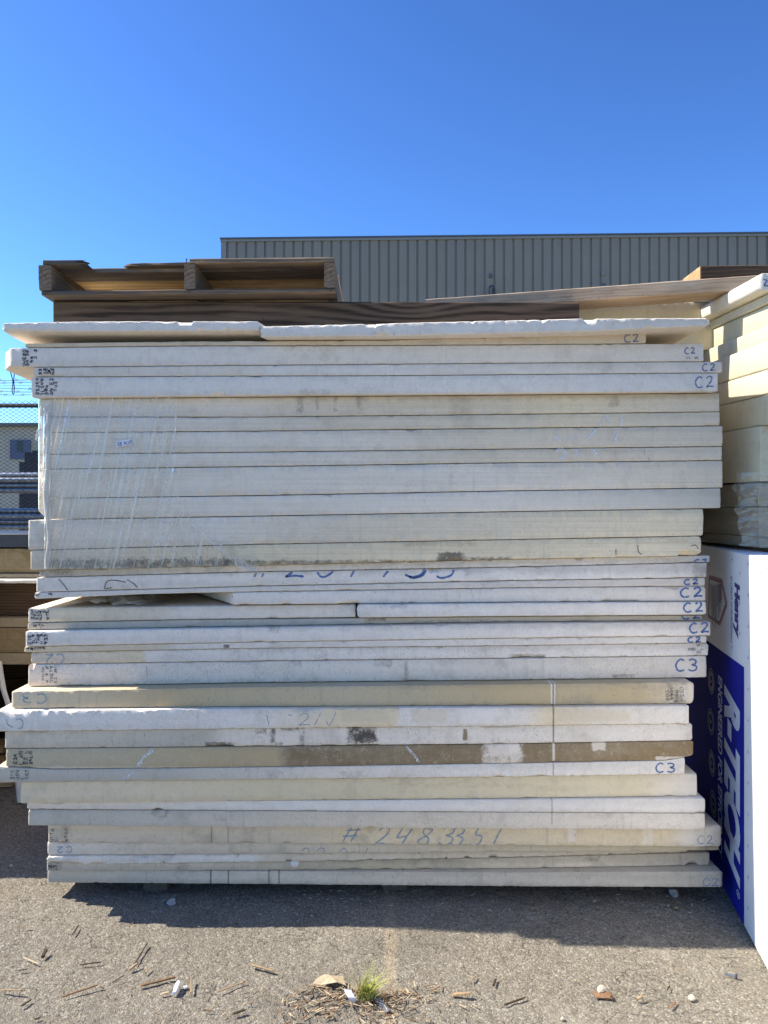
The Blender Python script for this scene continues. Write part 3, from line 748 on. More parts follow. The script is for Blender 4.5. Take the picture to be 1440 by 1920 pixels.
# crumpled film in the gap
rs = np.random.RandomState(9)
nx_, nz_ = 84, 18
v = []
for j in range(nz_):
    for i in range(nx_):
        u, w = i/(nx_-1), j/(nz_-1)
        px = 112 + u*190
        y = 2.80 + .22*w
        lo = float(BOARDS['L5'].zt(X(px, 2.80))); hi = float(BOARDS['L3'].zb(X(px, 2.80)))
        env = math.sin(math.pi*min(1, u*1.15 + .06))**.6
        z = lo + .003 + (hi - lo - .006) * np.clip(env*(.20 + .62*w + .26*float(n1(i + 2.1*j, 6.5, 90)) + .16*float(n1(i - 1.4*j, 3.4, 91))), .02, 1)
        v.append((X(px, 2.80), y + .015*float(n1(i + j*1.2, 4.5, 92)), z))
f = [(j*nx_+i, j*nx_+i+1, (j+1)*nx_+i+1, (j+1)*nx_+i) for j in range(nz_-1) for i in range(nx_-1)]
cf = link('crumpled_film', v, f, FILM3, None, (X(220, 2.8), 2.8, float(BOARDS['L5'].zt(X(220, 2.8)))), smooth=True)
tag(cf, 'crumpled off-white film stuffed in the open gap on the left of the stack', 'plastic film')

# ------------------------------------------------------------------ ground
def ground_mat():
    m = NT('asphalt')
    co = m.co()
    big = m.noise(1.3, 5, .6)
    mid = m.noise(9, 5, .65)
    cv = m.n('VectorMath', operation='ADD'); nv = m.n('TexNoise'); nv.inputs['Scale'].default_value = 90
    m.put(nv.inputs['Vector'], co)
    sc_ = m.n('VectorMath', operation='SCALE'); m.put(sc_.inputs[0], nv.outputs['Color']); sc_.inputs['Scale'].default_value = .014
    m.put(cv.inputs[0], co); m.put(cv.inputs[1], sc_.outputs[0])
    cell = m.voro(170, 'F1', 'Color', cv.outputs[0])
    cs = m.sep(cell)
    dist = m.voro(170, 'F1', 'Distance', cv.outputs[0])
    base = m.mix(m.rng(big, .3, .7), (.22, .192, .150), (.29, .258, .205))
    base = m.mix(m.rng(mid, .35, .7), base, (.20, .175, .137))
    stone = m.ramp(cs[0], [(0, (.07, .06, .05)), (.2, (.18, .158, .124)), (.6, (.25, .224, .178)), (.86, (.33, .30, .24)), (.97, (.50, .46, .39))])
    c = m.mix(.5, base, stone)
    c = m.mix(m.math('MULTIPLY', m.rng(dist, .55, .85), .6), c, (.06, .052, .04))
    fine = m.noise(420, 3, .7)
    c = m.mix(m.math('MULTIPLY', m.rng(fine, .58, .72), .35), c, (.08, .07, .058))
    # dry dirt streak in the joint, straw-coloured dust
    c = m.mix(m.math('MULTIPLY', m.rng(m.noise(3.0, 6, .7), .58, .7), .35), c, (.22, .175, .115))
    # worn patches, an oily stain, the dusty strip of an old joint, a hairline crack
    gxyz = m.sep()
    patch = m.rng(m.noise(1.0, 4, .55, m.map((2.3, 3.1, 1))), .56, .63)
    c = m.mix(m.math('MULTIPLY', patch, .30), c, (.13, .115, .092))
    patch = m.rng(m.noise(1.0, 4, .6, m.map((4.3, 2.1, 1), (7, 3, 0))), .58, .66)
    c = m.mix(m.math('MULTIPLY', patch, .30), c, (.36, .325, .26))
    wx = m.math('ADD', gxyz[0], m.math('MULTIPLY', m.noise(14, 4, .7), .05))
    dx = m.math('ABSOLUTE', m.math('SUBTRACT', wx, .045))
    j = m.math('MULTIPLY', m.rng(dx, .012, .03, 1, 0), m.rng(m.noise(60, 4, .8), .35, .6))
    c = m.mix(m.math('MULTIPLY', j, .5), c, (.42, .33, .21))
    cr = m.math('ABSOLUTE', m.math('SUBTRACT', m.noise(1.0, 6, .6, m.map((1.1, 1.6, 1), (3, 1, 0))), .5))
    c = m.mix(m.math('MULTIPLY', m.rng(cr, .0010, .0026, 1, 0), .38), c, (.05, .043, .034))
    h = m.math('ADD', m.math('MULTIPLY', m.rng(dist, 0, .7, 1, 0), 1.0), m.math('MULTIPLY', m.noise(260, 3, .7), 1.3))
    h = m.math('SUBTRACT', h, m.math('MULTIPLY', m.rng(cr, .0012, .004, 1, 0), 1.5))
    return m.fin(c, .9, m.bump(h, .7, .0035), .15)
def axis(lo, hi, step, far):
    a = list(np.arange(lo, hi + 1e-6, step))
    d = step
    l = [a[0]]; r = [a[-1]]
    while r[-1] < far: d *= 1.6; l.append(l[-1] - d); r.append(r[-1] + d)
    return np.array(l[1:][::-1] + a + r[1:])
gxs = axis(-1.75, 1.75, .0065, 400); gys = axis(1.95, 3.25, .0065, 400)
rs = np.random.RandomState(2)
ny, nx = len(gys), len(gxs)
def lat(cell, rs):
    """smooth 2-D value noise on the dense part, by world position"""
    tab = rs.uniform(-1, 1, (512, 512))
    u = gxs/cell + 200.3; w = gys/cell + 100.7
    iu, iw = np.floor(u).astype(int), np.floor(w).astype(int)
    fu, fw = u - iu, w - iw
    fu = fu*fu*(3-2*fu); fw = fw*fw*(3-2*fw)
    a = tab[iw[:, None] % 512, iu[None, :] % 512]; b = tab[iw[:, None] % 512, (iu[None, :]+1) % 512]
    c = tab[(iw[:, None]+1) % 512, iu[None, :] % 512]; d = tab[(iw[:, None]+1) % 512, (iu[None, :]+1) % 512]
    return (a*(1-fu) + b*fu)*(1-fw[:, None]) + (c*(1-fu) + d*fu)*fw[:, None]
hz = .0017*lat(.0135, rs) + .0013*lat(.021, rs) + .0016*lat(.06, rs) + .003*lat(.35, rs)
dens = ((np.abs(gxs)[None, :] < 1.76) & (gys[:, None] > 1.94) & (gys[:, None] < 3.26)).astype(float)
hz = hz*dens - .004
GV = np.stack([np.repeat(gxs[None, :], ny, 0), np.repeat(gys[:, None], nx, 1), hz], 2).reshape(-1, 3)
idx = np.arange(ny*nx).reshape(ny, nx)
GF = np.stack([idx[:-1, :-1], idx[:-1, 1:], idx[1:, 1:], idx[1:, :-1]], 2).reshape(-1, 4)
me = bpy.data.meshes.new('ground')
me.vertices.add(len(GV)); me.vertices.foreach_set('co', GV.ravel())
me.loops.add(GF.size); me.loops.foreach_set('vertex_index', GF.ravel().astype(np.int32))
me.polygons.add(len(GF)); me.polygons.foreach_set('loop_start', np.arange(0, GF.size, 4, dtype=np.int32))
me.polygons.foreach_set('use_smooth', [True]*len(GF))
me.update(); me.validate()
me.materials.append(ground_mat())
ground = bpy.data.objects.new('ground', me); COL.objects.link(ground)
tag(ground, kind='structure', label='weathered grey asphalt of the yard, rough and sunlit in front of the stack')

# ------------------------------------------------------------------ wood
def wood_mat(name, base, dark, light=None, ring=1.0, seed=0, scale=1.0, grey=None, knots=()):
    m = NT(name)
    off = (seed*3.1, seed*7.7, seed*1.3)
    co = m.map(loc=off)
    warp = m.noise(4*scale, 3, .5, m.map((.5, 2, 2), off))
    xyz = m.sep()
    rr = m.math('ADD', xyz[2], m.math('MULTIPLY', warp, .06*ring))
    rr = m.math('ADD', rr, m.math('MULTIPLY', xyz[1], .35))
    for (kx, kz, s, amp) in knots:
        dx = m.math('MULTIPLY', m.math('SUBTRACT', xyz[0], kx), 1/s); dz = m.math('MULTIPLY', m.math('SUBTRACT', xyz[2], kz), 2.2/s)
        d2 = m.math('ADD', m.math('MULTIPLY', dx, dx), m.math('MULTIPLY', dz, dz))
        rr = m.math('ADD', rr, m.math('DIVIDE', amp, m.math('ADD', d2, .35)))
    g = m.math('SINE', m.math('ADD', m.math('MULTIPLY', rr, 420*scale), m.math('MULTIPLY', m.noise(1.0, 3, .6, m.map((1.6, 14, 14), off)), 9.0)))
    g = m.math('ADD', m.math('MULTIPLY', g, .15 if ring < 2 else .26), m.math('MULTIPLY', m.noise(1.0, 6, .75, m.map((5.0, 120, 230), off)), 1.0))
    c = m.mix(m.rng(g, .22, .74), dark, base)
    spl = m.rng(m.noise(1.0, 3, .6, m.map((1.3, 70, 150), (off[1], off[0], off[2]))), .66, .70)
    c = m.mix(m.math('MULTIPLY', spl, .8), c, (.018, .014, .011))
    if light: c = m.mix(m.math('MULTIPLY', m.rng(m.noise(1.0, 4, .6, m.map((2.2, 18, 24), off)), .5, .72), .8), c, light)
    if grey: c = m.mix(m.rng(m.noise(1.0, 5, .7, m.map((3, 9, 9), off)), .35, .65), c, grey)
    c = m.mix(m.math('MULTIPLY', m.rng(m.noise(45, 4, .8, co), .6, .72), .5), c, (.02, .016, .012))
    fib = m.noise(1.0, 4, .7, m.map((12, 260, 260), off))
    return m.fin(c, .8, m.bump(m.math('ADD', fib, m.math('MULTIPLY', g, .5)), .5, .003), .2)

def plank(name, p0, p1, w, t, mat, parent=None, up=(0, 0, 1), seed=0, jag=(0, 0), chamf=.003, rough=.0012, seg=.04, twist=0.0, bow=0.0):
    """a sawn piece from p0 to p1 (centre line), w along `up`, t across; local X runs along its length"""
    p0, p1, up = Vector(p0), Vector(p1), Vector(up)
    L = (p1 - p0).length; x = (p1 - p0).normalized(); y = up.cross(x).normalized(); z = x.cross(y)
    n = max(3, int(L/seg)); rnd = random.Random(seed); nrs = np.random.RandomState(seed)
    hw, ht = w/2, t/2; c = min(chamf, hw*.4, ht*.4)
    prof = [(-ht+c, -hw), (ht-c, -hw), (ht, -hw+c), (ht, 0), (ht, hw-c), (ht-c, hw), (0, hw), (-ht+c, hw), (-ht, hw-c), (-ht, 0), (-ht, -hw+c)]
    M = len(prof); v = []
    ja = [rnd.uniform(0, 1) for _ in range(M)]; jb = [rnd.uniform(0, 1) for _ in range(M)]
    wob = [n1(np.arange(n+1)*L/n, .35, seed*29 + k) for k in range(M)]
    for i in range(n+1):
        s = i/n; tw = twist*(s - .5)
        for k, (a, b) in enumerate(prof):
            xx = s*L
            if i == 0: xx += jag[0]*ja[k]
            if i == n: xx -= jag[1]*jb[k]
            a2, b2 = a*math.cos(tw) - b*math.sin(tw), a*math.sin(tw) + b*math.cos(tw)
            v.append((xx, a2 + nrs.uniform(-1, 1)*rough*.35 + rough*.6*wob[k][i], b2 + nrs.uniform(-1, 1)*rough*.35 + rough*.6*wob[k][i] + bow*4*s*(1-s)))
    f = [(i*M+k, i*M+(k+1) % M, (i+1)*M+(k+1) % M, (i+1)*M+k) for i in range(n) for k in range(M)]
    f += [tuple(range(M))[::-1], tuple(n*M+k for k in range(M))]
    me = bpy.data.meshes.new(name); me.from_pydata(v, [], f); me.update()
    me.polygons.foreach_set('use_smooth', [True]*len(me.polygons)); me.set_sharp_from_angle(angle=R(30))
    me.materials.append(mat)
    ob = bpy.data.objects.new(name, me); COL.objects.link(ob)
    if parent is not None: ob.parent = parent
    ob.matrix_basis = Matrix.Translation(p0) @ Matrix((x, y, z)).transposed().to_4x4()
    return ob

WD_DARK = wood_mat('wood_dark_timber', (.105, .074, .050), (.030, .021, .015), (.135, .098, .068), 2.2, 1, .4, knots=((.62, -.075, .16, .05), (1.35, .09, .25, .04)))
WD_GREY = wood_mat('wood_grey', (.29, .205, .125), (.09, .062, .04), (.40, .30, .18), 1, 2, 1.0, (.13, .11, .09))
WD_GREYD = wood_mat('wood_grey_dark', (.21, .155, .10), (.075, .056, .04), None, 1, 3, 1.0, (.09, .078, .066))
WD_PINE_LIT = wood_mat('wood_pine_lit', (.74, .50, .22), (.46, .28, .11), (.80, .60, .32), 1, 4)  # pine colour brightened to stand for golden bounce light on the deck undersides
WD_PINE2 = wood_mat('wood_pine_old', (.58, .39, .18), (.27, .17, .075), (.62, .45, .23), 1, 5, 1.0, (.33, .25, .16))
WD_WEATH = wood_mat('wood_weathered', (.46, .33, .21), (.24, .16, .10), (.58, .48, .35), 1, 6, 1.0, (.40, .31, .22))
WD_BROWN = wood_mat('wood_brown', (.12, .08, .05), (.05, .032, .02), None, 1, 7)
WD_ORANGE = wood_mat('wood_orange', (.52, .33, .16), (.34, .19, .08), (.58, .42, .25), 1, 8)

# skids under the main stack
for i, (px, lab) in enumerate(((295, 'short wooden skid block left of centre, under the lowest foam board'), (740, 'wooden skid block at mid width, deep in shade under the lowest foam board'), (1180, 'wooden skid block toward the right, under the lowest foam board'))):
    xc = X(px, 2.9)
    zt_ = min(float(BOARDS['N4'].zb(xc - .06)), float(BOARDS['N4'].zb(xc + .06))) - .001
    o = plank('wood_skid', (xc, 2.875, zt_/2 - .001), (xc, 3.98, zt_/2 - .001), zt_ + .004, .09, WD_GREYD, seed=i)
    tag(o, lab, 'wood block', 'skids under the main stack')

# timber on top of the stack
yT = 2.93
zA = Z(559, yT); zBt = Z(571, yT)
zbA = 2.064; hT = .150
o = plank('timber', (X(100, yT), yT + .07, zbA + hT/2), (X(1086, yT), yT + .07, zbA + hT/2 - .004), hT, .14, WD_DARK, seed=3, chamf=.006, rough=.0015, seg=.05)
tag(o, 'long dark brown timber beam lying on the top foam sheet under the pallet', 'timber')
TOPT = zbA + hT

# pallet (built in its own frame: x along the front, y to the back)
PLX, PLY, PLZ = X(73, 2.865), 2.865, TOPT + .003
pal = empty('wooden_pallet', (PLX, PLY, PLZ), (0, R(-.55), 0))
tag(pal, 'broken grey wooden pallet tilted on the timber at upper left against the sky', 'pallet')
PW = X(628, 2.865) - PLX; PD = 1.0
bt = .019; sh = .094
for k, (x0, x1) in enumerate(((0, .046), (X(346, 2.865) - PLX, X(366, 2.865) - PLX), (PW - .04, PW))):
    o = plank('stringer', ((x0+x1)/2, 0, bt + sh/2), ((x0+x1)/2, PD, bt + sh/2), sh, x1-x0, (WD_GREY, WD_GREY, WD_GREY)[k], pal, seed=20+k, rough=.002)
for k, y in enumerate((.0, .42, .88)):
    plank('bottom_board', (.01, y + .05, bt/2 - .001), (PW + .002, y + .05, bt/2 - .001), bt - .002, .10, WD_GREYD if k == 0 else WD_PINE2, pal, seed=30+k, rough=.0018)
zt_ = bt + sh + bt/2
plank('deck_board', (.016, .045, zt_ + .001), (.185, .045, zt_ + .001), bt - .002, .09, WD_GREYD, pal, seed=40, jag=(0, .05), rough=.002).__setitem__('label', 'broken stub of the front deck board')
xm0 = X(346, 2.865) - PLX
plank('deck_board', (xm0 + .02, .045, zt_ + .001), (PW - .002, .045, zt_ + .001), bt - .002, .09, WD_GREY, pal, seed=41, rough=.002)
plank('deck_board', (.03, .160, zt_ - .001), (PW - .002, .160, zt_ + .001), bt, .118, WD_GREY, pal, seed=42, rough=.003)
plank('splinter', (xm0 - .26, .10, zt_ + .012), (xm0 + .01, .10, zt_ + .016), .012, .05, WD_GREY, pal, seed=49, jag=(.09, .02), rough=.004)
for k, y in enumerate((.230, .345, .459, .573, .687, .801, .905)):
    plank('deck_board', (.004, y + .05, zt_), (PW, y + .05, zt_ - .001*(k % 3)), bt, .105, WD_PINE_LIT if k in (0, 1, 3) else WD_PINE2, pal, seed=43+k, rough=.002)
nl = MB()
for (x, y) in ((.02, .05), (PW-.02, .05), (xm0+.01, .16), (PW-.02, .17), (xm0-.005, .05)):
    nl.tube([(x, y, zt_), (x + .001, y, zt_ + .022)], .0018, 5); nl.tube([(x + .001, y, zt_ + .022), (x + .001, y, zt_ + .024)], .004, 6)
for x in (.02, xm0 + .012, PW - .02):
    for dz in (.004, .012): nl.tube([(x + dz, .002, bt*.5 + dz - .008), (x + dz, -.0035, bt*.5 + dz - .008)], .0032, 7)
    nl.tube([(x + .004, .002, bt + sh*.55), (x + .004, -.003, bt + sh*.55)], .0028, 7)
NAIL = plain('steel_rust', (.10, .075, .06), .5, .5, .8)
me_o = nl.link('nails', NAIL); me_o['kind'] = 'stuff'; me_o.parent = pal; me_o.location = (0, 0, 0)

# cream boards lying behind the timber
def simple_board(name, xl, xr, yf, zb, zt, mat, seed, depth=.6, **k):
    o = loft_board(name, xl, xr, lambda x: np.full(np.shape(x), yf), depth, lambda x: np.full(np.shape(x), zb), lambda x: np.full(np.shape(x), zt), mat,
                      ((xl+xr)/2, yf, zb), seed=seed, step=.012, **k)
    return o
CRM = foam_mat('foam_cream', [(0, (.58, .55, .40)), (1, (.61, .58, .44))], 0, .5, dirt=.3, speck=.5, seed=70)
YEL = foam_mat('foam_yellow', [(0, (.60, .60, .455))], 0, 0, dirt=.35, speck=.6, seed=71)
YEL2 = foam_mat('foam_yellow_pale', [(0, (.61, .63, .53))], 0, 0, dirt=.25, speck=.4, seed=72)
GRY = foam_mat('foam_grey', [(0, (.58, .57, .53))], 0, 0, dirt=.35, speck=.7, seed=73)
GRY_SHADE = foam_mat('foam_grey_shaded', [(0, (.30, .27, .195))], 0, 0, dirt=.5, speck=.8, seed=76)  # base colour darkened for the occlusion between stacks, dirt noise on top
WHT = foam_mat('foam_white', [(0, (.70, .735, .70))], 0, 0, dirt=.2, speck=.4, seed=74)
OLV_SHADE = foam_mat('foam_olive_shaded', [(0, (.19, .15, .068))], 0, 0, dirt=.3, speck=.3, seed=75)  # olive tone darkened in colour to stand in for the shaded aisle
for i, (z0, z1, x0, lab) in enumerate(((2.072, 2.170, .50, 'lower cream foam board lying behind the dark timber on the stack top'), (2.1715, 2.268, .52, 'upper cream foam board behind the dark timber, with small dark marks'))):
    o = simple_board('foam_board', x0, 1.40, 3.15, z0, z1, CRM, 80+i)
    tag(o, lab, 'foam board', 'cream boards on top of the main stack')

# plank leaning from the timber up to the right
o = plank('plank', (X(800, 3.12), 3.12, Z(581, 3.12)), (X(1425, 2.98), 2.98, Z(537, 2.98)), .052, .14, WD_WEATH, seed=5, rough=.002, chamf=.004)
tag(o, 'weathered paint-flecked plank slanting up to the right behind the stack top', 'plank')
blk = plank('timber_block', (X(1315, 3.02), 3.11, 2.334), (2.3, 3.11, 2.345), .085, .18, WD_BROWN, seed=6, rough=.0015, chamf=.004)
tag(blk, 'dark brown timber with a sunlit orange sawn end at the upper right', 'timber')
endc = plank('sawn_end', (X(1315, 3.02) - .004, 3.11, 2.334), (X(1315, 3.02) + .004, 3.11, 2.334), .08, .176, WD_ORANGE, seed=7, rough=.0005)
endc.parent = blk; endc.matrix_basis = blk.matrix_basis.inverted() @ endc.matrix_basis

# ------------------------------------------------------------------ stack to the right
zs = lambda py: Z(py, 2.70)
RS = [ # xl, yf, z bottom, z top, material, label, extras
 (X(1422, 2.71), 2.71, Z(545, 2.71), Z(512, 2.71), WHT, 'topmost board of the right-hand stack, blazing white sunlit end', dict(rl=.02, seed=101, skew=(-.06, 0))),
 (1.372, 2.66, zs(562), Z(545, 2.71) - .0015, YEL2, 'thin pale board second from the top of the right-hand stack', dict(seed=102, skew=(-.09, 0))),
 (1.385, 2.66, zs(606), zs(562) - .0015, YEL, 'yellow board third from the top of the right-hand stack, set back', dict(seed=103, skew=(-.10, 0))),
 (1.365, 2.66, zs(641), zs(606) - .0015, YEL, 'yellow board of the right-hand stack crossed by two sunlit patches', dict(seed=104, skew=(-.10, 0), rough=2)),
 (1.335, 2.66, zs(694), zs(641) - .0015, YEL2, 'pale board of the right-hand stack with a bright jagged upper edge', dict(seed=105, skew=(-.09, 0), rough=2)),
 (1.335, 2.66, zs(740), zs(694) - .0015, YEL2, 'pale yellow board of the right-hand stack level with the C2 boards', dict(seed=106, skew=(-.10, 0))),
 (1.338, 2.66, zs(797), zs(740) - .0015, YEL, 'yellow board of the right-hand stack just above the grey corner', dict(seed=107, skew=(-.11, 0))),
 (X(1425, 2.71), 2.71, zs(902), zs(797) - .0015, YEL, 'thick yellow board of the right-hand stack with a grey front corner', dict(seed=108, skew=(-.11, 0))),
 (X(1423, 2.71), 2.71, zs(949), zs(902) - .007, GRY_SHADE, 'dark-toned board of the right-hand stack below the dark open seam', dict(seed=109, skew=(-.08, 0))),
 (X(1424, 2.71), 2.71, zs(1007), zs(949) - .004, GRY_SHADE, 'greenish board of the right-hand stack above the white panel', dict(seed=110, skew=(-.06, 0))),
 (X(1424, 2.71), 2.71, 1.285, zs(1007) - .0015, GRY_SHADE, 'shaded board of the right-hand stack touching the top of the white panel', dict(seed=111, skew=(-.05, 0))),
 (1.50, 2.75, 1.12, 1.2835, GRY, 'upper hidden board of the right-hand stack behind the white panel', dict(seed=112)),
]
zz = 1.1185
for (xl, yf, z0, z1, mt, lab, kw) in RS:
    o = simple_board('foam_board', xl, 3.75, yf, z0, z1, mt, depth=1.22, **kw)
    tag(o, lab, 'foam board', 'foam boards in the right-hand stack')
for k in range(6):
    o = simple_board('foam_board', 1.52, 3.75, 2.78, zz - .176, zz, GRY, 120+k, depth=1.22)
    tag(o, f'{["sixth","fifth","fourth","third","second","lowest"][k]} board from the ground in the right-hand stack, behind the white panel', 'foam board', 'foam boards in the right-hand stack'); zz -= .1775
for xk in (1.9, 3.3):
    o = plank('wood_skid', (xk, 2.85, zz/2 - .003), (xk, 3.95, zz/2 - .003), zz + .004, .1, WD_GREYD, seed=9)
    tag(o, 'wooden skid block under the ' + ('left' if xk < 2 else 'right') + ' end of the right-hand stack', 'wood block', 'skids under the right-hand stack')
# blue mark on the front corner of its top board; stretch film at the grey corner
b = Board(); b.ob = [q for q in COL.objects if q.get('label', '').startswith('topmost board of the right')][0]
b.yp = lambda p: 2.71; b.zb = lambda x: -9; b.zt = lambda x: 9; BOARDS['R0'] = b
write('R0', [[(1431,524),(1438,526),(1433,535),(1441,536)]], 2.2, INK)
fm = empty('stretch_film', (X(1428, 2.70), 2.70, 1.29))
tag(fm, 'dirty torn stretch film hanging on the front corner of the right-hand stack', 'plastic film')
v = []
for i in range(60):
    w_ = i/59; z = Z(885, 2.70) + (1.29 - Z(885, 2.70))*w_
    for k in range(16):
        q = k/15
        px = 1398 + 8*float(n1(i, 6, 131)) + 10*w_ + (1470 - 1398)*q
        v.append((X(min(px, 1424), 2.705) - .006 - .004*abs(float(n1(i + k, 2.5, 133))), 2.71 + max(0, (1424 - px))*.0022 if px < 1424 else 2.702 - .004*abs(float(n1(i*1.3 + k*2, 2.2, 132))), z) if px < 1424 else
                 (X(px, 2.705), 2.702 - .004*abs(float(n1(i*1.3 + k*2, 2.2, 132))), z))
link('film_sheet', v, [(i*16+k, i*16+k+1, (i+1)*16+k+1, (i+1)*16+k) for i in range(59) for k in range(15)], film_mat('film_dirty', .02, .30, False), fm, smooth=True)

# ------------------------------------------------------------------ white insulation panel on edge
P0 = Vector((1.274, 2.884, 0)); U_ = Vector((-.1716, -.9852, 0)); NRM = Vector((-.9852, .1716, 0))
def ps(px):
    k = (px - 720)/F
    return (k*P0.y - P0.x)/(U_.x - k*U_.y)
def pz(px, py):
    y = P0.y + U_.y*ps(px)
    return H - (py - HY)*y/F
def pp(s, z, off=.0): return P0 + U_*s + Vector((0, 0, z)) + NRM*off
PH = 1.270
PANW = NT('panel_white'); _c = PANW.mix(PANW.rng(PANW.noise(3, 4, .6), .3, .7), (.80, .80, .80), (.84, .84, .84))
PANW = PANW.fin(_c, .38, PANW.bump(PANW.noise(1.0, 2, .5, PANW.map((40, 1, 3))), .06, .002), .4)
PANE = foam_mat('panel_edge', [(0, (.80, .80, .78))], 0, 0, dirt=.15, speck=.3, seed=77)
BLUE = plain('print_blue', (.018, .022, .27), .75, .06, var=.04)
NAVY = plain('print_navy', (.02, .025, .16), .45, .4, var=.04)
RED = plain('print_red', (.45, .06, .07), .45, .4, var=.04)
PWHT = plain('print_white', (.66, .67, .70), .7, .1, var=.03)
PWHT_SHADE = plain('print_white_shaded', (.30, .31, .36), .6, .1, var=.04)  # white icon print, its colour dimmed for the deep shade there
PGRY = plain('print_grey', (.20, .21, .30), .5, .3, var=.05)
S0, S1 = -.95, 1.49
for i, th0 in enumerate((0.0, .052)):
    mb = MB(); n = 40
    c = .003
    prof = [(0, c), (0, PH - c), (-c, PH), (-.05 + c, PH), (-.05, PH - c), (-.05, c), (-.05 + c, 0), (-c, 0)]
    for k in range(n + 1):
        s = S0 + (S1 - S0)*k/n + i*.02
        for (o_, z) in prof: mb.v.append(tuple(pp(s, z + (.0006*float(n1(s, .1, 5+i)) if z > .5 else 0), o_ - th0 - (.0 if not i else .002))))
    M = len(prof)
    mb.f = [(k*M+j, k*M+(j+1) % M, (k+1)*M+(j+1) % M, (k+1)*M+j) for k in range(n) for j in range(M)] + [tuple(range(M))[::-1], tuple(n*M+j for j in range(M))]
    o = mb.link('insulation_panel', PANW, None, tuple(pp(0, 0, -th0)))
    if i == 0:
        panel = o; tag(o, 'white printed insulation panel standing on edge at right, blue print block facing the stack', 'panel', 'white panels on edge')
    else: tag(o, 'second white insulation panel standing on edge just behind the printed one', 'panel', 'white panels on edge')

def pquad(name, pts, mat, off, label=None):
    mbq = MB()
    for q in pts:
        q = [pp(s, z, off) for s, z in q]
        mbq.add([tuple(a) for a in q], [tuple(range(len(q)))])
    o = mbq.link(name, mat, panel)
    if label: o['label'] = label
    if len(pts) > 1: o['kind'] = 'stuff'
    return o
def rect(s0, s1, z0, z1): return [(s0, z0), (s1, z0), (s1, z1), (s0, z1)]
ZB_ = pz(1394, 1250); SB = ps(1395.5)
blue = pquad('blue_print', [rect(S0 + .01, SB, .004, ZB_)], BLUE, .0008)

def text_mesh(name, txt, s0, s1, ztop, zbot, mat, off, bold=0.0, shear=0.0, split=False):
    """printed lettering: reads downward, letter tops toward +s"""
    cu = bpy.data.curves.new(name, 'FONT'); cu.body = txt; cu.size = 1; cu.offset = bold; cu.shear = shear; cu.resolution_u = 4
    to = bpy.data.objects.new(name + '_tmp', cu); COL.objects.link(to)
    dg = bpy.context.evaluated_depsgraph_get()
    me = bpy.data.meshes.new_from_object(to.evaluated_get(dg))
    bpy.data.objects.remove(to); bpy.data.curves.remove(cu)
    co = np.array([v.co[:] for v in me.vertices]); mn, mx_ = co.min(0), co.max(0)
    out = []
    for a in co:
        u = (a[0]-mn[0])/(mx_[0]-mn[0]); w = (a[1]-mn[1])/(mx_[1]-mn[1])
        out.append(tuple(pp(s0 + (s1-s0)*w, ztop + (zbot-ztop)*u, off)))
    fs = [tuple(p.vertices) for p in me.polygons]
    bpy.data.meshes.remove(me)
    if not split: 
        o = link(name, out, fs, mat, panel); o['kind'] = 'stuff'; return o
    par = list(range(len(out)))
    def find(a):
        while par[a] != a: par[a] = par[par[a]]; a = par[a]
        return a
    for f_ in fs:
        for q in f_[1:]: par[find(q)] = find(f_[0])
    comps = {}
    for f_ in fs: comps.setdefault(find(f_[0]), []).append(f_)
    for fl in comps.values():
        ids = sorted({q for f_ in fl for q in f_}); mp = {q: i for i, q in enumerate(ids)}
        link(name, [out[q] for q in ids], [[mp[q] for q in f_] for f_ in fl], mat, panel)
text_mesh('printed_letter', 'R-TECH', ps(1358.5), ps(1388.5), pz(1366, 1288), pz(1388, 1668), PWHT, .0016, .055, .35, True)
text_mesh('printed_letter', 'Henry', ps(1375), ps(1387.5), pz(1382, 1093), pz(1385, 1199), NAVY, .0008, .062, .12, True)
text_mesh('slogan_lettering', '#1 CHOICE OF PROFESSIONALS', ps(1370), ps(1373.5), pz(1371, 1080), pz(1371, 1204), NAVY, .0008, .01, .1)
text_mesh('slogan_lettering', 'ENGINEERED FOR EFFICIENCY', ps(1347), ps(1355), pz(1351, 1268), pz(1354, 1612), PWHT, .0016, .03, .1)
text_mesh('registered_mark', '®', ps(1382), ps(1388), pz(1386, 1671), pz(1386, 1686), PWHT, .0016)
# round icons
for k, (px, py) in enumerate(((1334, 1277), (1333.5, 1353), (1335.5, 1431), (1338, 1507))):
    sc_, zc_ = ps(px), pz(px, py); r = .052
    q = []
    m_ = 28
    for (ra, rb_) in ((r, r*.88), (r*.8, r*.42)) if k != 1 else ((r, r*.88), (r*.78, r*.6)):
        for i in range(m_):
            a0, a1 = 2*math.pi*i/m_, 2*math.pi*(i+1)/m_
            q.append([(sc_+ra*math.cos(a0), zc_+ra*math.sin(a0)), (sc_+ra*math.cos(a1), zc_+ra*math.sin(a1)), (sc_+rb_*math.cos(a1), zc_+rb_*math.sin(a1)), (sc_+rb_*math.cos(a0), zc_+rb_*math.sin(a0))])
    q.append([(sc_ - r*.25, zc_ - r*.25), (sc_ + r*.3, zc_), (sc_ - r*.25, zc_ + r*.25)])
    pquad('round_icon', q, PWHT_SHADE, .0016)
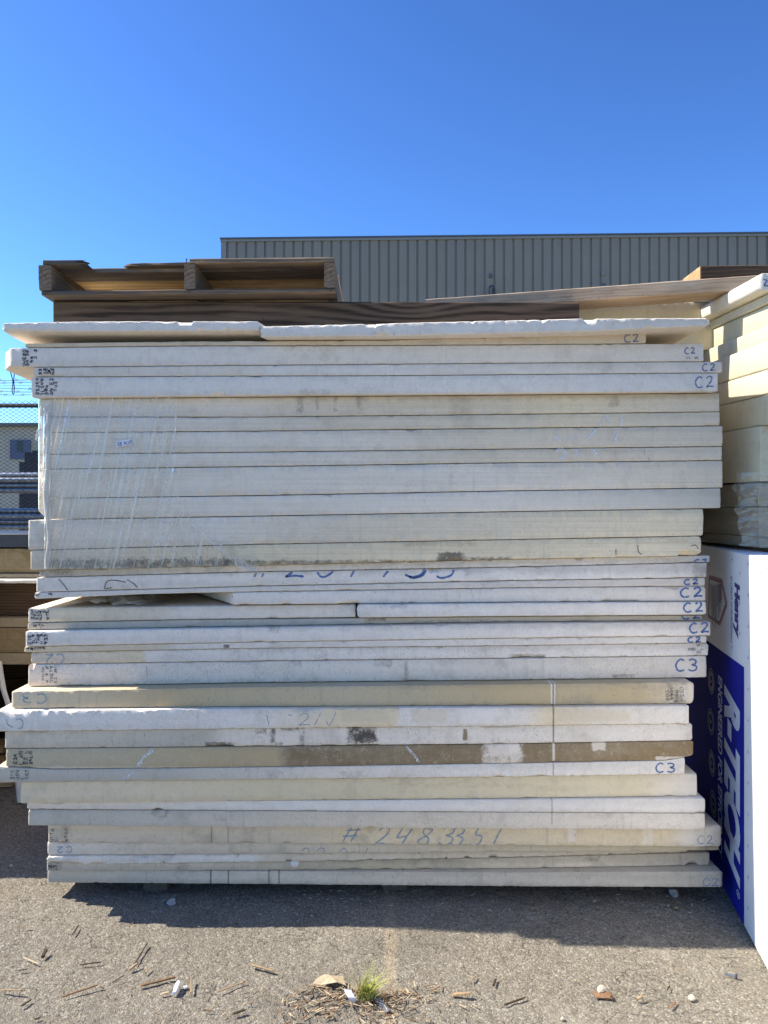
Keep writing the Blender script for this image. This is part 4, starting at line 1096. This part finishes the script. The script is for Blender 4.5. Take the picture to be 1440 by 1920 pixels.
# house-shaped notice with red and navy rules
hp = [(1330, 1081), (1354, 1089), (1363, 1133), (1350, 1170), (1328, 1155)]
hs = [(ps(a), pz(a, b_)) for a, b_ in hp]
def band(a, b_, wdt):
    d = Vector((b_[0]-a[0], b_[1]-a[1])); nn = Vector((-d.y, d.x)).normalized()*wdt/2
    return [(a[0]-nn.x, a[1]-nn.y), (b_[0]-nn.x, b_[1]-nn.y), (b_[0]+nn.x, b_[1]+nn.y), (a[0]+nn.x, a[1]+nn.y)]
pquad('notice_border', [band(hs[i], hs[(i+1) % 5], .012) for i in range(5)], RED, .0008)
ins = [((a-hs[0][0])*.9 + hs[0][0] + .01, (z-hs[0][1])*.92 + hs[0][1] - .008) for a, z in hs]
pquad('notice_rule', [band(ins[i], ins[(i+1) % 5], .005) for i in range(5)], NAVY, .0011)
ql = []
for k in range(9):
    s = ps(1333 + k*2.4); zt2 = pz(1333 + k*2.4, 1094 + (k*7 % 5)); ln = (.10, .16, .12, .17, .14, .09, .13, .1, .06)[k]
    ql.append(rect(s, s + .008, zt2 - ln, zt2))
pquad('notice_lines', ql, PGRY, .0009)
pquad('notice_stripe', [rect(ps(1349), ps(1352), pz(1350, 1130), pz(1350, 1094))], RED, .0012)
# fastening guide crosses
qc = []; sp_ = .105
for i in range(-2, 14):
    for j in range(0, 13):
        s = SB + .047 + (i - 3)*.098; z = 1.2 - j*sp_ + (.04 if i % 2 else 0)
        if z < .03 or s > S1 - .02 or s < ps(1372): continue
        if s < SB + .01 and z < ZB_ + .015: continue
        qc += [rect(s - .0011, s + .0011, z - .008, z + .008), rect(s - .007, s + .007, z - .0012, z + .0012)]
pquad('cross_marks', qc, PGRY, .0009)

# ------------------------------------------------------------------ metal building behind
YL = 25.0; XL = X(415, YL); YR = 24.46; XR = X(1440, YR)
ang = math.atan2(YR - YL, XR - XL)
HB = H + (HY - 447)*YL/F
mbld = empty('metal_building', (XL, YL, 0), (0, 0, ang))
tag(mbld, 'large grey-green ribbed metal warehouse in shade behind the stacks', 'building')
def metal_mat():
    m = NT('painted_metal')
    c = m.mix(m.rng(m.noise(.6, 4, .6), .3, .7), (.255, .225, .165), (.30, .265, .20))
    c = m.mix(m.math('MULTIPLY', m.rng(m.noise(1.0, 4, .7, m.map((5, 5, .25))), .45, .75), .35), c, (.20, .205, .185))
    oi = m.n('ObjectInfo').outputs['Random']
    c = m.mix(m.rng(oi, 0, 1, 0, .16), c, (.17, .165, .145))
    zz_ = m.sep()[2]
    lap = m.math('ABSOLUTE', m.math('SUBTRACT', zz_, 7.55))
    c = m.mix(m.math('MULTIPLY', m.rng(lap, .012, .02, 1, 0), .35), c, (.10, .095, .085))
    return m.fin(c, .45, None, .4)
MET = metal_mat(); TRIM = plain('metal_trim', (.10, .12, .15), .5); TRIM2 = plain('metal_trim_light', (.26, .27, .25), .5)
pitch = .3085
prof = []
for k in range(3):
    b0 = k*pitch
    prof += [(b0, 0), (b0 + .006, .05), (b0 + .060, .05), (b0 + .078, 0), (b0 + .16, 0), (b0 + .165, -.004), (b0 + .215, -.004), (b0 + .22, 0)]
prof.append((3*pitch, 0))
mesh_p = None
for i in range(26):
    if mesh_p is None:
        v = [(x, y, z) for z in (0, HB - .12) for x, y in prof]; n = len(prof)
        v += [(3*pitch, .08, z) for z in (0, HB - .12)] + [(0, .08, z) for z in (0, HB - .12)]
        f = [(k, k+1, n+k+1, n+k) for k in range(n-1)] + [(n-1, 2*n, 2*n+1, 2*n-1), (2*n, 2*n+2, 2*n+3, 2*n+1), (2*n+2, 0, n, 2*n+3)]
        mesh_p = bpy.data.meshes.new('wall_panel'); mesh_p.from_pydata(v, [], f); mesh_p.update(); mesh_p.materials.append(MET)
    o = bpy.data.objects.new('wall_panel', mesh_p); COL.objects.link(o); o.parent = mbld; o.location = (.16 + i*3*pitch, 0, 0)
LB = .16 + 26*3*pitch
def child_box(name, x0, x1, y0, y1, z0, z1, mat, par):
    mb = MB(); mb.box(x0, x1, y0, y1, z0, z1)
    o = link(name, mb.v, mb.f, mat); o.parent = par; return o
child_box('corner_trim', -.01, .158, -.012, .20, 0, HB - .1, TRIM2, mbld)
child_box('eave_trim', -.02, LB, -.05, .12, HB - .118, HB - .045, TRIM2, mbld)
child_box('gutter', -.03, LB, -.09, .12, HB - .043, HB, TRIM, mbld)
child_box('side_wall', 0, LB, .21, 18, 0, HB - .12, MET, mbld)
child_box('roof', -.02, LB, .13, 18.1, HB - .115, HB - .05, TRIM, mbld)
def bx(px, y): return (X(px, YL) - XL)
xv = (X(921, 24.74) - XL)/math.cos(ang)
mb = MB(); mb.tube([(xv, -.12, 4), (xv, -.12, Z(543, 24.74)), (xv + .0, -.08, Z(541, 24.74) + .02)], .085, 10)
o = mb.link('vent_pipe', plain('vent_dark', (.05, .06, .075), .5)); o.parent = mbld
for (px, py) in ((920, 517), (1129, 514), (1131, 537)):
    xq = (X(px, 24.7) - XL)/math.cos(ang); zq = Z(py, 24.7)
    child_box('wall_fixture', xq - .05, xq + .05, -.06, -.006, zq - .06, zq + .06, TRIM if py != 514 else TRIM2, mbld)

# ------------------------------------------------------------------ yard seen past the left end of the stack
STEEL = NT('galvanised_steel'); _c = STEEL.mix(STEEL.rng(STEEL.noise(9, 4, .6), .3, .7), (.16, .17, .18), (.36, .38, .40))
STEEL = STEEL.fin(_c, .32, None, .5, .85)
FWIRE = plain('fence_wire', (.06, .062, .066), .5, .4, .2)
DARKM = plain('dark_steel', (.035, .04, .05), .5, .4)
# chain link fence
yF = 10.0
fen = empty('chain_link_fence', (X(-60, yF), yF, 0))
tag(fen, 'chain-link fence topped by barbed wire, seen left of the stack', 'fence')
x0f, x1f = -7.2, -3.6; z1f = Z(751, yF); d = .040
mb = MB()
k = 0; x = x0f; r = .0046
def wire(mb, pts):
    n = len(pts); v = []
    for (a, y, z) in pts: v += [(a - r, y, z), (a + r, y, z), (a, y - r*1.4, z)]
    mb.add(v, [(3*i + q, 3*i + (q+1) % 3, 3*i + 3 + (q+1) % 3, 3*i + 3 + q) for i in range(n-1) for q in range(3)])
while x < x1f:
    pts = []; z = z1f; i = 0
    while z > .3:
        pts.append((x + (d/2 if (i + k) % 2 else -d/2)*1.0, yF + (.002 if i % 2 else -.002), z)); z -= d*.62; i += 1
    wire(mb, pts); x += d; k += 1
o = mb.link('wire_mesh', FWIRE, fen); o['kind'] = 'stuff'
mb = MB(); zr = Z(760, yF); mb.tube([(x0f, yF + .03, zr), (x1f, yF + .03, zr)], .028, 8); mb.link('top_rail', DARKM, fen)
for xq in (-6.9, -3.9):
    mb = MB(); mb.tube([(xq, yF + .05, 0), (xq, yF + .05, zr + .05), (xq, yF - .12, zr + .38)], .03, 8); mb.link('fence_post', DARKM, fen)
for k, py in enumerate((712.5, 718, 724.5, 730, 736, 742)):
    mb = MB(); z = Z(py, yF); yy = yF - .02*k
    pts = [(x0f + (x1f-x0f)*i/30, yy, z + .006*math.sin(i*.9 + k)) for i in range(31)]
    mb.tube(pts, .004 if k != 2 else .0025, 5)
    if k != 2:
        q = x0f + .07*k
        while q < x1f:
            mb.tube([(q - .02, yy - .02, z - .018), (q + .02, yy, z + .018)], .004, 4); mb.tube([(q - .02, yy, z + .018), (q + .02, yy - .02, z - .018)], .004, 4); q += .22
    mb.link('barbed_wire', FWIRE, fen)
mb = MB(); mb.tube(smooth_pts([(X(21, yF), yF-.06, Z(690, yF)), (X(28, yF), yF-.06, Z(715, yF)), (X(27, yF), yF-.06, Z(736, yF)), (X(30, yF), yF-.06, Z(740, yF)), (X(31, yF), yF-.06, Z(730, yF)), (X(30, yF), yF-.06, Z(712, yF)), (X(33, yF), yF-.06, Z(690, yF))]), .006, 6); mb.link('wire_loop', DARKM, fen)

# low pale building beyond the fence
yH = 26.0
bld = empty('block_building', (X(-200, yH), yH, 0))
tag(bld, 'low pale block building with one dark window beyond the fence', 'building')
mb = MB(); mb.box(X(-420, yH), X(300, yH), yH, yH + 9, 0, Z(800, yH)); mb.link('wall', plain('pale_block', (.46, .43, .33), .85, var=.1, scale=2), bld)
mb = MB(); mb.box(X(-425, yH), X(305, yH), yH - .2, yH + 9.2, Z(800, yH) + .002, Z(794, yH)); mb.link('roof', plain('roof_dark', (.16, .16, .15), .8), bld)
mb = MB(); mb.box(X(20, yH), X(58, yH), yH - .05, yH - .01, Z(861, yH), Z(825, yH)); wn_ = mb.link('window', plain('window_frame', (.10, .13, .20), .5), bld)
mb = MB(); mb.box(X(33, yH), X(44, yH), yH - .06, yH - .052, Z(847, yH), Z(827, yH)); mb.link('pane', plain('window_glass', (.012, .014, .018), .1, .5), wn_)
yM = 15.5
mc = empty('dark_machine', (X(62, yM), yM, 0)); tag(mc, 'dark equipment piled in front of the low building, behind the fence', 'equipment')
mb = MB(); mb.box(X(46, yM), X(72, yM), yM, yM + 1, 0, Z(848, yM)); mb.box(X(36, yM), X(46, yM) - .003, yM, yM + 1, 0, Z(866, yM)); mb.link('housing', plain('machine_dark', (.035, .035, .04), .6), mc)
mb = MB(); mb.box(X(52, yM), X(80, yM), yM + .2, yM + .8, Z(848, yM) + .002, Z(843, yM)); mb.link('lid', plain('machine_lid', (.06, .06, .065), .6), mc)

# galvanised pipes on a rack behind the fence
yP = 12.0; rp = .046; rnd = random.Random(4)
rack = empty('pipe_rack', (-7, yP, 0)); tag(rack, 'dark steel rack carrying the galvanised pipes behind the fence', 'rack')
for xq in (-8.8, -6.5, -4.6):
    mb = MB(); mb.box(xq, xq + .07, yP + .58, yP + .66, 0, 2.2); mb.link('upright', DARKM, rack)
    for zq in (1.04, 1.61):
        mb = MB(); mb.box(xq + .005, xq + .065, yP - .06, yP + .578, zq - .06, zq); mb.link('rack_arm', DARKM, rack)
for (zb_, nr) in ((1.04, 4), (1.61, 4)):
    for j in range(nr):
        for q in range(2):
            z = zb_ + rp + j*rp*1.76; y = yP + .05 + q*.098 + (.049 if j % 2 else 0)
            xr_ = -4.0 + rnd.uniform(-.5, .1)
            mb = MB(); mb.tube([(-9.5 + rnd.uniform(-.1, .1), y, z + rnd.uniform(-.004, .004)), (xr_, y, z + rnd.uniform(-.012, .004))], rp*rnd.uniform(.72, .96), 12)
            o = mb.link('steel_pipe', STEEL, None, (-7, y, z), smooth=True, sharp=50)
            tag(o, f'galvanised pipe, {["bottom","second","third","top"][j]} layer of the {"lower" if zb_ < 1.3 else "upper"} bundle, {"nearer" if q == 0 else "farther"} of two' , 'pipe', 'galvanised pipes on the rack')

# stack of boards and lumber farther back on the left
yK = 3.98
kx0, kx1 = -4.4, X(60, yK) + .45
def kpy(py): return Z(py, yK)
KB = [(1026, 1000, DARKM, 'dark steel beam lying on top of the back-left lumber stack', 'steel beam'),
      (1074, 1028.5, OLV_SHADE, 'olive cream foam board at the top of the back-left stack, under the dark beam', 'foam board'),
      (1083, 1075, GRY_SHADE, 'thin grey board in the back-left stack', 'foam board'),
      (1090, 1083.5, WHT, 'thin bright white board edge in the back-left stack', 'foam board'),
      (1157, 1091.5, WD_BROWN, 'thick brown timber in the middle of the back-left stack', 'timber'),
      (1176, 1158, GRY_SHADE, 'grey foam board below the brown timber of the back-left stack', 'foam board'),
      (1223, 1177, OLV_SHADE, 'olive board low in the back-left stack', 'foam board'),
      (1246, 1224, GRY_SHADE, 'lowest grey board of the back-left stack, above the dark gap', 'foam board')]
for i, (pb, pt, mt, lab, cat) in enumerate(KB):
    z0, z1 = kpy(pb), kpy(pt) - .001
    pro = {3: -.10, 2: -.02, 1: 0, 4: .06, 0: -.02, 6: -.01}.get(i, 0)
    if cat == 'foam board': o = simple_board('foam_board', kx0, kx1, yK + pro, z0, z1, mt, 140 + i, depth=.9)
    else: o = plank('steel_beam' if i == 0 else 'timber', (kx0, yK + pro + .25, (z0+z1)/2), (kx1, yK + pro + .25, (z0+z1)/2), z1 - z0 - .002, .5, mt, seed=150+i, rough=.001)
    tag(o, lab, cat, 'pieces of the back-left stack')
zl = kpy(1246)
for k, xq in enumerate((-3.6, -2.62, -1.72)):
    o = plank('wood_skid', (xq, yK + .05, zl/2 - .004), (xq, yK + .85, zl/2 - .004), zl + .004, .14, WD_BROWN, seed=160+k)
    tag(o, f'wooden support block, {["leftmost","middle","rightmost"][k]} under the back-left stack', 'wood block', 'supports of the back-left stack')
for k, (zq0, zq1) in enumerate(((.003, .19), (.193, .38), (.383, zl - .012))):  # added dark timbers, closing off the sunlit ground seen beneath the stack
    o = plank('timber', (-4.2, yK + .75, (zq0+zq1)/2), (-1.05, yK + .75, (zq0+zq1)/2), zq1 - zq0, .12, WD_BROWN, seed=190+k)  # added dark filler, blocks the light under the stack
    tag(o, f'{["lowest","middle","top"][k]} dark filler timber added to block light under the back-left stack', 'timber', 'dark fillers added under the back-left stack')
for k, (z0, yy) in enumerate(((.0, 3.9), (.045, 4.0), (.09, 4.15))):
    o = plank('plank', (-3.4, yy, z0 + .02), (X(18 - 8*k, yy), yy + .08, z0 + .02), .04, .14, WD_PINE2, seed=170+k)
    tag(o, f'{["bottom","middle","top"][k]} tan plank of the low pile by the left frame edge', 'plank', 'planks on the ground at left')
mb = MB(); mb.tube(smooth_pts([(X(-2, 3.85), 3.85, Z(1240, 3.85)), (X(6, 3.84), 3.84, Z(1290, 3.84)), (X(20, 3.8), 3.80, Z(1345, 3.8)), (X(38, 3.7), 3.7, .004)]), .013, 6)
o = mb.link('strap', plain('strap_white', (.6, .6, .58), .6), None, (X(6, 3.84), 3.84, 0)); tag(o, 'pale strap hanging down beside the back-left stack', 'strap')
# neighbouring stack outside the frame to the left, whose shade falls on the ground behind
zq = .09
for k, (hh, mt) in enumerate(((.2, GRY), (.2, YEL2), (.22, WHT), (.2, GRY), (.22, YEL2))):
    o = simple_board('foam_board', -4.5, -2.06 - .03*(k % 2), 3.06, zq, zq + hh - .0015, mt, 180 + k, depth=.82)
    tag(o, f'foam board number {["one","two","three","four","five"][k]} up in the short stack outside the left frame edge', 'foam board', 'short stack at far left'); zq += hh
for xq in (-4.0, -2.6):
    o = plank('wood_skid', (xq, 3.1, .043), (xq, 3.8, .043), .092, .09, WD_GREYD, seed=int(-xq*10)); tag(o, 'wooden skid under the ' + ('left' if xq < -3 else 'right') + ' end of the short far-left stack', 'wood block', 'skids of the short stack')

# ------------------------------------------------------------------ litter on the asphalt
CH_DARK = plain('bark_dark', (.05, .033, .022), .85, var=.3, scale=120)
CH_TAN = plain('chip_tan', (.30, .21, .12), .85, var=.3, scale=120)
CH_RED = plain('chip_red', (.20, .115, .06), .85, var=.3, scale=120)
CH_PALE = plain('chip_pale', (.50, .39, .25), .85, var=.25, scale=120)
SL = [ # px0,py0,px1,py1,width px,material,label
 (115,1873,187,1855,5,CH_RED,'long brown wood splinter in the left foreground'),
 (260,1853,330,1835,7,CH_RED,'reddish flat wood splinter, widest on the ground at left'),
 (252,1812,277,1770,3.5,CH_DARK,'dark twig standing out upright at left, below the shadow edge'),
 (0,1860,43,1867,4,CH_TAN,'tan splinter cut by the left frame edge'),
 (43,1798,73,1811,2.5,CH_PALE,'thin pale sliver at far left'),
 (148,1813,193,1807,3.5,CH_DARK,'dark bark strip left of the dark twig'),
 (240,1823,262,1812,6,CH_TAN,'stubby tan chip at the foot of the dark twig'),
 (270,1830,282,1817,4,CH_TAN,'short brown chip right of the stubby tan one'),
 (297,1869,320,1863,5,CH_PALE,'pale sliver left of the white plastic piece'),
 (358,1867,358,1840,5,CH_TAN,'upright tan sliver right of the white plastic piece'),
 (408,1863,462,1843,4,CH_TAN,'slanting brown stick left of the dry leaf'),
 (433,1907,465,1895,6,CH_DARK,'thick dark stick near the bottom edge left of centre'),
 (33,1742,53,1742,3,CH_TAN,'small tan sliver highest on the left'),
 (135,1757,148,1737,3,CH_DARK,'dark sliver highest of the dark ones at left'),
 (37,1892,60,1877,4,CH_DARK,'dark stick at bottom left'),
 (79,1799,88,1787,8,CH_DARK,'stubby dark bark chunk at left'),
 (60,1916,78,1912,4,CH_DARK,'dark sliver at the bottom edge at left'),
 (30,1824,53,1820,2.5,CH_DARK,'thin dark sliver at far left under the pale one'),
 (210,1847,235,1837,3,CH_DARK,'thin dark splinter between the two reddish ones'),
 (470,1812,517,1825,6,CH_TAN,'tan flat stick above and left of the dry leaf'),
 (577,1850,620,1857,4,CH_TAN,'brown stick under the dry leaf'),
 (847,1869,885,1873,9,CH_TAN,'broad tan bark chunk right of the grass'),
 (925,1853,930,1837,5,CH_DARK,'small upright dark chip right of the grass'),
 (943,1889,988,1873,5,CH_DARK,'dark stick at the bottom right of centre'),
 (584,1870,592,1855,3,CH_DARK,'dark chip below the dry leaf'),
 (693,1880,753,1899,2.5,CH_DARK,'dark twig lying right of the grass tuft'),
 (580,1904,597,1893,5,CH_TAN,'tan chip at the bottom edge below the leaf'),
 (1190,1878,1208,1877,8,CH_TAN,'oval tan chip between the two foam crumbs'),
 (1250,1862,1257,1850,3,CH_DARK,'small dark sliver left of the right foam crumb'),
 (1236,1830,1249,1831,2.5,CH_TAN,'tiny tan sliver in the right foreground'),
 (1160,1765,1174,1763,3,CH_DARK,'dark sliver inside the shadow of the stack'),
 (880,1845,893,1832,4,CH_TAN,'tan chip near the broad bark chunk'),
 (1255,1895,1268,1880,5,CH_RED,'reddish chip near the bottom right'),
]
for i, (a, b_, c, d_, wpx, mt, lab) in enumerate(SL):
    x0_, y0_ = gx(a, b_); x1_, y1_ = gx(c, d_); w_ = wpx*(y0_)/F*.72
    o = plank('wood_sliver', (x0_, y0_, .006), (x1_, y1_, .006 + (.01 if i % 3 == 0 else 0)), w_*.55, w_, mt, seed=200+i, jag=(.012, .015), rough=w_*.14, seg=.012, chamf=w_*.2)
    tag(o, lab, 'wood sliver', 'wood slivers on the asphalt')

def rock(name, px, py, size, mat, seed, flat=.7, lab=None, cat=None, grp=None):
    x, y = gx(px, py); r_ = size*.5*y/F
    bm = bmesh.new(); bmesh.ops.create_icosphere(bm, subdivisions=3, radius=r_)
    rnd = random.Random(seed)
    dirs = [Vector((rnd.uniform(-1,1), rnd.uniform(-1,1), rnd.uniform(-1,1))).normalized() for _ in range(9)]
    for v_ in bm.verts:
        n_ = v_.co.normalized(); s = 1.0
        for d_ in dirs:
            q = n_.dot(d_)
            if q > .55: s -= (q - .55)*.55
        v_.co = n_*r_*s*(1 + rnd.uniform(-.09, .09)); v_.co.z *= flat
    vv = [(v_.co.x + x, v_.co.y + y, v_.co.z + r_*flat*.62) for v_ in bm.verts]; ff = [[q.index for q in p.verts] for p in bm.faces]
    bm.free()
    o = link(name, vv, ff, mat, None, (x, y, 0), smooth=True, sharp=22)
    return tag(o, lab, cat, grp)
FC = plain('foam_crumb', (.55, .48, .37), .9, var=.06, scale=200, bump=.5); ST = plain('stone', (.30, .31, .32), .9, var=.2, scale=60, bump=.4); STB = plain('stone_brown', (.26, .19, .10), .9, var=.2, scale=60)
PLS = plain('white_plastic', (.80, .80, .82), .4, .5, var=.03)
rock('foam_crumb', 1127, 1861, 22, FC, 1, .75, 'largest pale foam crumb in the right foreground, beside a brown flake', 'foam crumb', 'foam crumbs')
rock('foam_crumb', 1296, 1874, 17, FC, 2, .6, 'smaller pale foam crumb toward the right', 'foam crumb', 'foam crumbs')
rock('foam_crumb', 1054, 1911, 9, FC, 3, .7, 'tiny pale foam crumb at the bottom edge right of centre', 'foam crumb', 'foam crumbs')
rock('stone', 1264, 1680, 21, ST, 4, .9, 'grey stone in the shade under the right end of the stack', 'stone', 'stones')
rock('stone', 1268, 1704, 10, STB, 5, .7, 'small brown stone in the shade just below the grey one', 'stone', 'stones')
rock('stone', 322, 1694, 20, ST, 6, .6, 'flat grey stone at the shadow edge on the left', 'stone', 'stones')
rock('foam_crumb', 20, 1624, 8, FC, 7, .5, 'white foam flake on the shaded ground at far left', 'foam crumb', 'foam crumbs')
rock('foam_crumb', 145, 1878, 5, FC, 8, .7, 'tiny white speck among the splinters at left', 'foam crumb', 'foam crumbs')
x0_, y0_ = gx(1127, 1868)
o = plank('bark_flake', (x0_ - .02, y0_ + .004, .004), (x0_ + .035, y0_ - .004, .006), .005, .03, CH_RED, seed=90, jag=(.01, .015), rough=.003, seg=.01); tag(o, 'brown bark flake under the largest foam crumb', 'bark')
# white plastic pieces
mb = MB(); x0_, y0_ = gx(327, 1868); x1_, y1_ = gx(335, 1850); mb.tube([(x0_, y0_, .008), ((x0_+x1_)/2, (y0_+y1_)/2, .012), (x1_, y1_, .012)], [.006, .0085, .007], 8)
o = mb.link('plastic_piece', PLS, None, (x0_, y0_, 0), smooth=True, sharp=40); tag(o, 'white tubular plastic piece among splinters at left', 'plastic scrap')
rock('plastic_piece', 347, 1852, 10, PLS, 12, .5, 'small white plastic bit right of the tubular one', 'plastic scrap')
x0_, y0_ = gx(657, 1882)
v = []; 
for i in range(9):
    for k in range(3): v.append((x0_ + (k-1)*.011 + .008*math.sin(i*.6), y0_ - .002*k + .006*math.cos(i*.8), .003 + .036*i/8))
o = link('plastic_curl', v, [(i*3+k, i*3+k+1, i*3+k+4, i*3+k+3) for i in range(8) for k in range(2)], PLS, None, (x0_, y0_, 0), smooth=True); tag(o, 'curl of clear white plastic left of the grass tuft', 'plastic scrap')
# steel bolt
mb = MB(); x0_, y0_ = gx(1360, 1828); x1_, y1_ = gx(1379, 1834); mb.tube([(x0_, y0_, .004), (x1_, y1_, .005)], .0032, 8)
o = mb.link('bolt', STEEL, None, (x0_, y0_, 0)); mb = MB(); mb.tube([(x1_, y1_, .006), (x1_ + .005, y1_ - .002, .006)], .0075, 6); mb.link('bolt_head', DARKM, o); tag(o, 'small silver bolt on the asphalt by the white panel', 'bolt')
# dry leaf
LEAF = plain('dry_leaf', (.47, .37, .23), .8, var=.18, scale=60, bump=.3)
lp = [(585,1843),(597,1838),(604,1833),(600,1827),(610,1832),(620,1833),(632,1830),(643,1836),(645,1843),(650,1847),(632,1849),(612,1848),(600,1845)]
cx_, cy_ = gx(620, 1845)
v = [(cx_, cy_, .026)]
for q, (a, b_) in enumerate(lp):
    x, y = gx(a, b_ + 6); v.append((x, cy_ + (y - cy_)*.9, .006 + .014*((q*5) % 3)/2))
n = len(lp); f = [(0, 1 + k, 1 + (k+1) % n) for k in range(n)]
v2 = v + [(a, b_, c - .0012) for a, b_, c in v]; f2 = f + [tuple(n + 1 + q for q in t[::-1]) for t in f] + [(1 + k, n + 2 + k, n + 2 + (k+1) % n, 1 + (k+1) % n) for k in range(n)]
o = link('dry_leaf', v2, f2, LEAF, None, (cx_, cy_, 0)); tag(o, 'curled tan dry leaf lying left of the grass tuft', 'leaf')
# dark plastic strip
x0_, y0_ = gx(700, 1868); x1_, y1_ = gx(728, 1900)
o = plank('plastic_strip', (x0_, y0_, .006), (x1_, y1_, .004), .004, .016, plain('plastic_grey', (.10, .11, .13), .4, .5), seed=95, rough=.0015, seg=.01, twist=.5); tag(o, 'dark grey plastic strip lying below and right of the grass tuft', 'plastic scrap')
# grass tuft
GRS = NT('grass_blade'); _c = GRS.mix(GRS.rng(GRS.noise(40, 2), .35, .65), (.24, .29, .04), (.52, .48, .12)); GRS = GRS.fin(_c, .6, None, .2)
DRYG = plain('grass_dry', (.42, .33, .16), .8, var=.2, scale=80)
tx, ty = gx(688, 1872)
rnd = random.Random(8)
tuft = empty('grass_tuft', (tx, ty, 0)); tag(tuft, 'small green grass tuft growing from a crack in the foreground', 'grass tuft')
def blades(n, mat, name, spread, hmin, hmax):
    mb = MB()
    for _ in range(n):
        a = rnd.uniform(0, 2*math.pi); rr = spread*rnd.random()**.7
        bx_, by_ = tx + rr*math.cos(a), ty + rr*math.sin(a)*.7
        h_ = rnd.uniform(hmin, hmax); lean = rnd.uniform(.25, 1.1)*h_; a2 = rnd.uniform(0, 2*math.pi); w_ = rnd.uniform(.0009, .0019)
        v = []
        for i in range(6):
            t = i/5; px_, py_ = bx_ + lean*t*t*math.cos(a2), by_ + lean*t*t*math.sin(a2); z = h_*(t - .18*t*t)
            ww = w_*(1 - t*.9); v += [(px_ - ww*math.sin(a2+.6), py_ + ww*math.cos(a2+.6), z), (px_ + ww*math.sin(a2+.6), py_ - ww*math.cos(a2+.6), z)]
        mb.add(v, [(2*i, 2*i+1, 2*i+3, 2*i+2) for i in range(5)])
    o = mb.link(name, mat, tuft); o['kind'] = 'stuff'; return o
blades(130, GRS, 'green_blades', .028, .03, .105)
blades(45, DRYG, 'dry_blades', .04, .02, .06)
# loose mulch of chips round the tuft and scattered crumbs
rnd = random.Random(21)
def scatter(name, n, pick, mats, lab, smin, smax):
    mbs = [MB() for _ in mats]
    for _ in range(n):
        x, y = pick(); L = rnd.uniform(smin, smax); w_ = L*rnd.uniform(.06, .2); a = rnd.uniform(0, math.pi); t_ = w_*.45
        ca, sa = math.cos(a), math.sin(a); z0 = rnd.uniform(.0, .006); tz = rnd.uniform(-.25, .25)*L
        v = []
        for (u, q, zz_) in ((-1,-1,0),(1,-.6,0),(1,.6,0),(-1,1,0),(-1,-1,1),(1,-.6,1),(1,.6,1),(-1,1,1)):
            v.append((x + ca*u*L/2 - sa*q*w_/2, y + sa*u*L/2 + ca*q*w_/2, max(-.002, z0 + zz_*t_ + tz*u*.5 + abs(tz)*.5)))
        mbs[rnd.randrange(len(mats))].add(v, [(0,3,2,1),(4,5,6,7),(0,1,5,4),(1,2,6,5),(2,3,7,6),(3,0,4,7)])
    root = None
    for mb, mt in zip(mbs, mats):
        o = mb.link(name, mt, root) if root is None else mb.link('chips', mt, root)
        if root is None: root = o; o['kind'] = 'stuff'; o['label'] = lab; o['category'] = name.replace('_', ' ')
        else: o['kind'] = 'stuff'
def pick1():
    a = rnd.gauss(0, 1); b_ = abs(rnd.gauss(0, 1))
    return gx(672 + a*(62 + 40*rnd.random()), min(1940, 1862 + b_*34 - 6 + 8*math.sin(a*3)))
scatter('wood_chips', 560, pick1, [CH_TAN, CH_RED, CH_DARK, CH_PALE], 'loose brown mulch of wood chips and straw round the grass tuft', .006, .026)
def pick2():
    while True:
        px, py = rnd.uniform(0, 1430), 1700 + 225*rnd.random()**.6
        if rnd.random() < (.9 if px < 560 else .55) and py > 1715 + max(0, px - 300)*.06: return gx(px, py)
def pick3():
    return gx(rnd.choice((rnd.gauss(600, 70), rnd.uniform(150, 1330))), 1672 + abs(rnd.gauss(0, 26)))
SNOW = plain('foam_dust', (.62, .58, .50), .9, var=.1, scale=200)
scatter('foam_flecks', 150, pick3, [SNOW], 'pale foam flecks and dust on the shaded asphalt along the stack base', .003, .014)
scatter('wood_chips', 700, pick2, [CH_TAN, CH_DARK, CH_RED, CH_PALE], 'tiny wood crumbs and straw bits scattered over the sunlit asphalt', .003, .014)
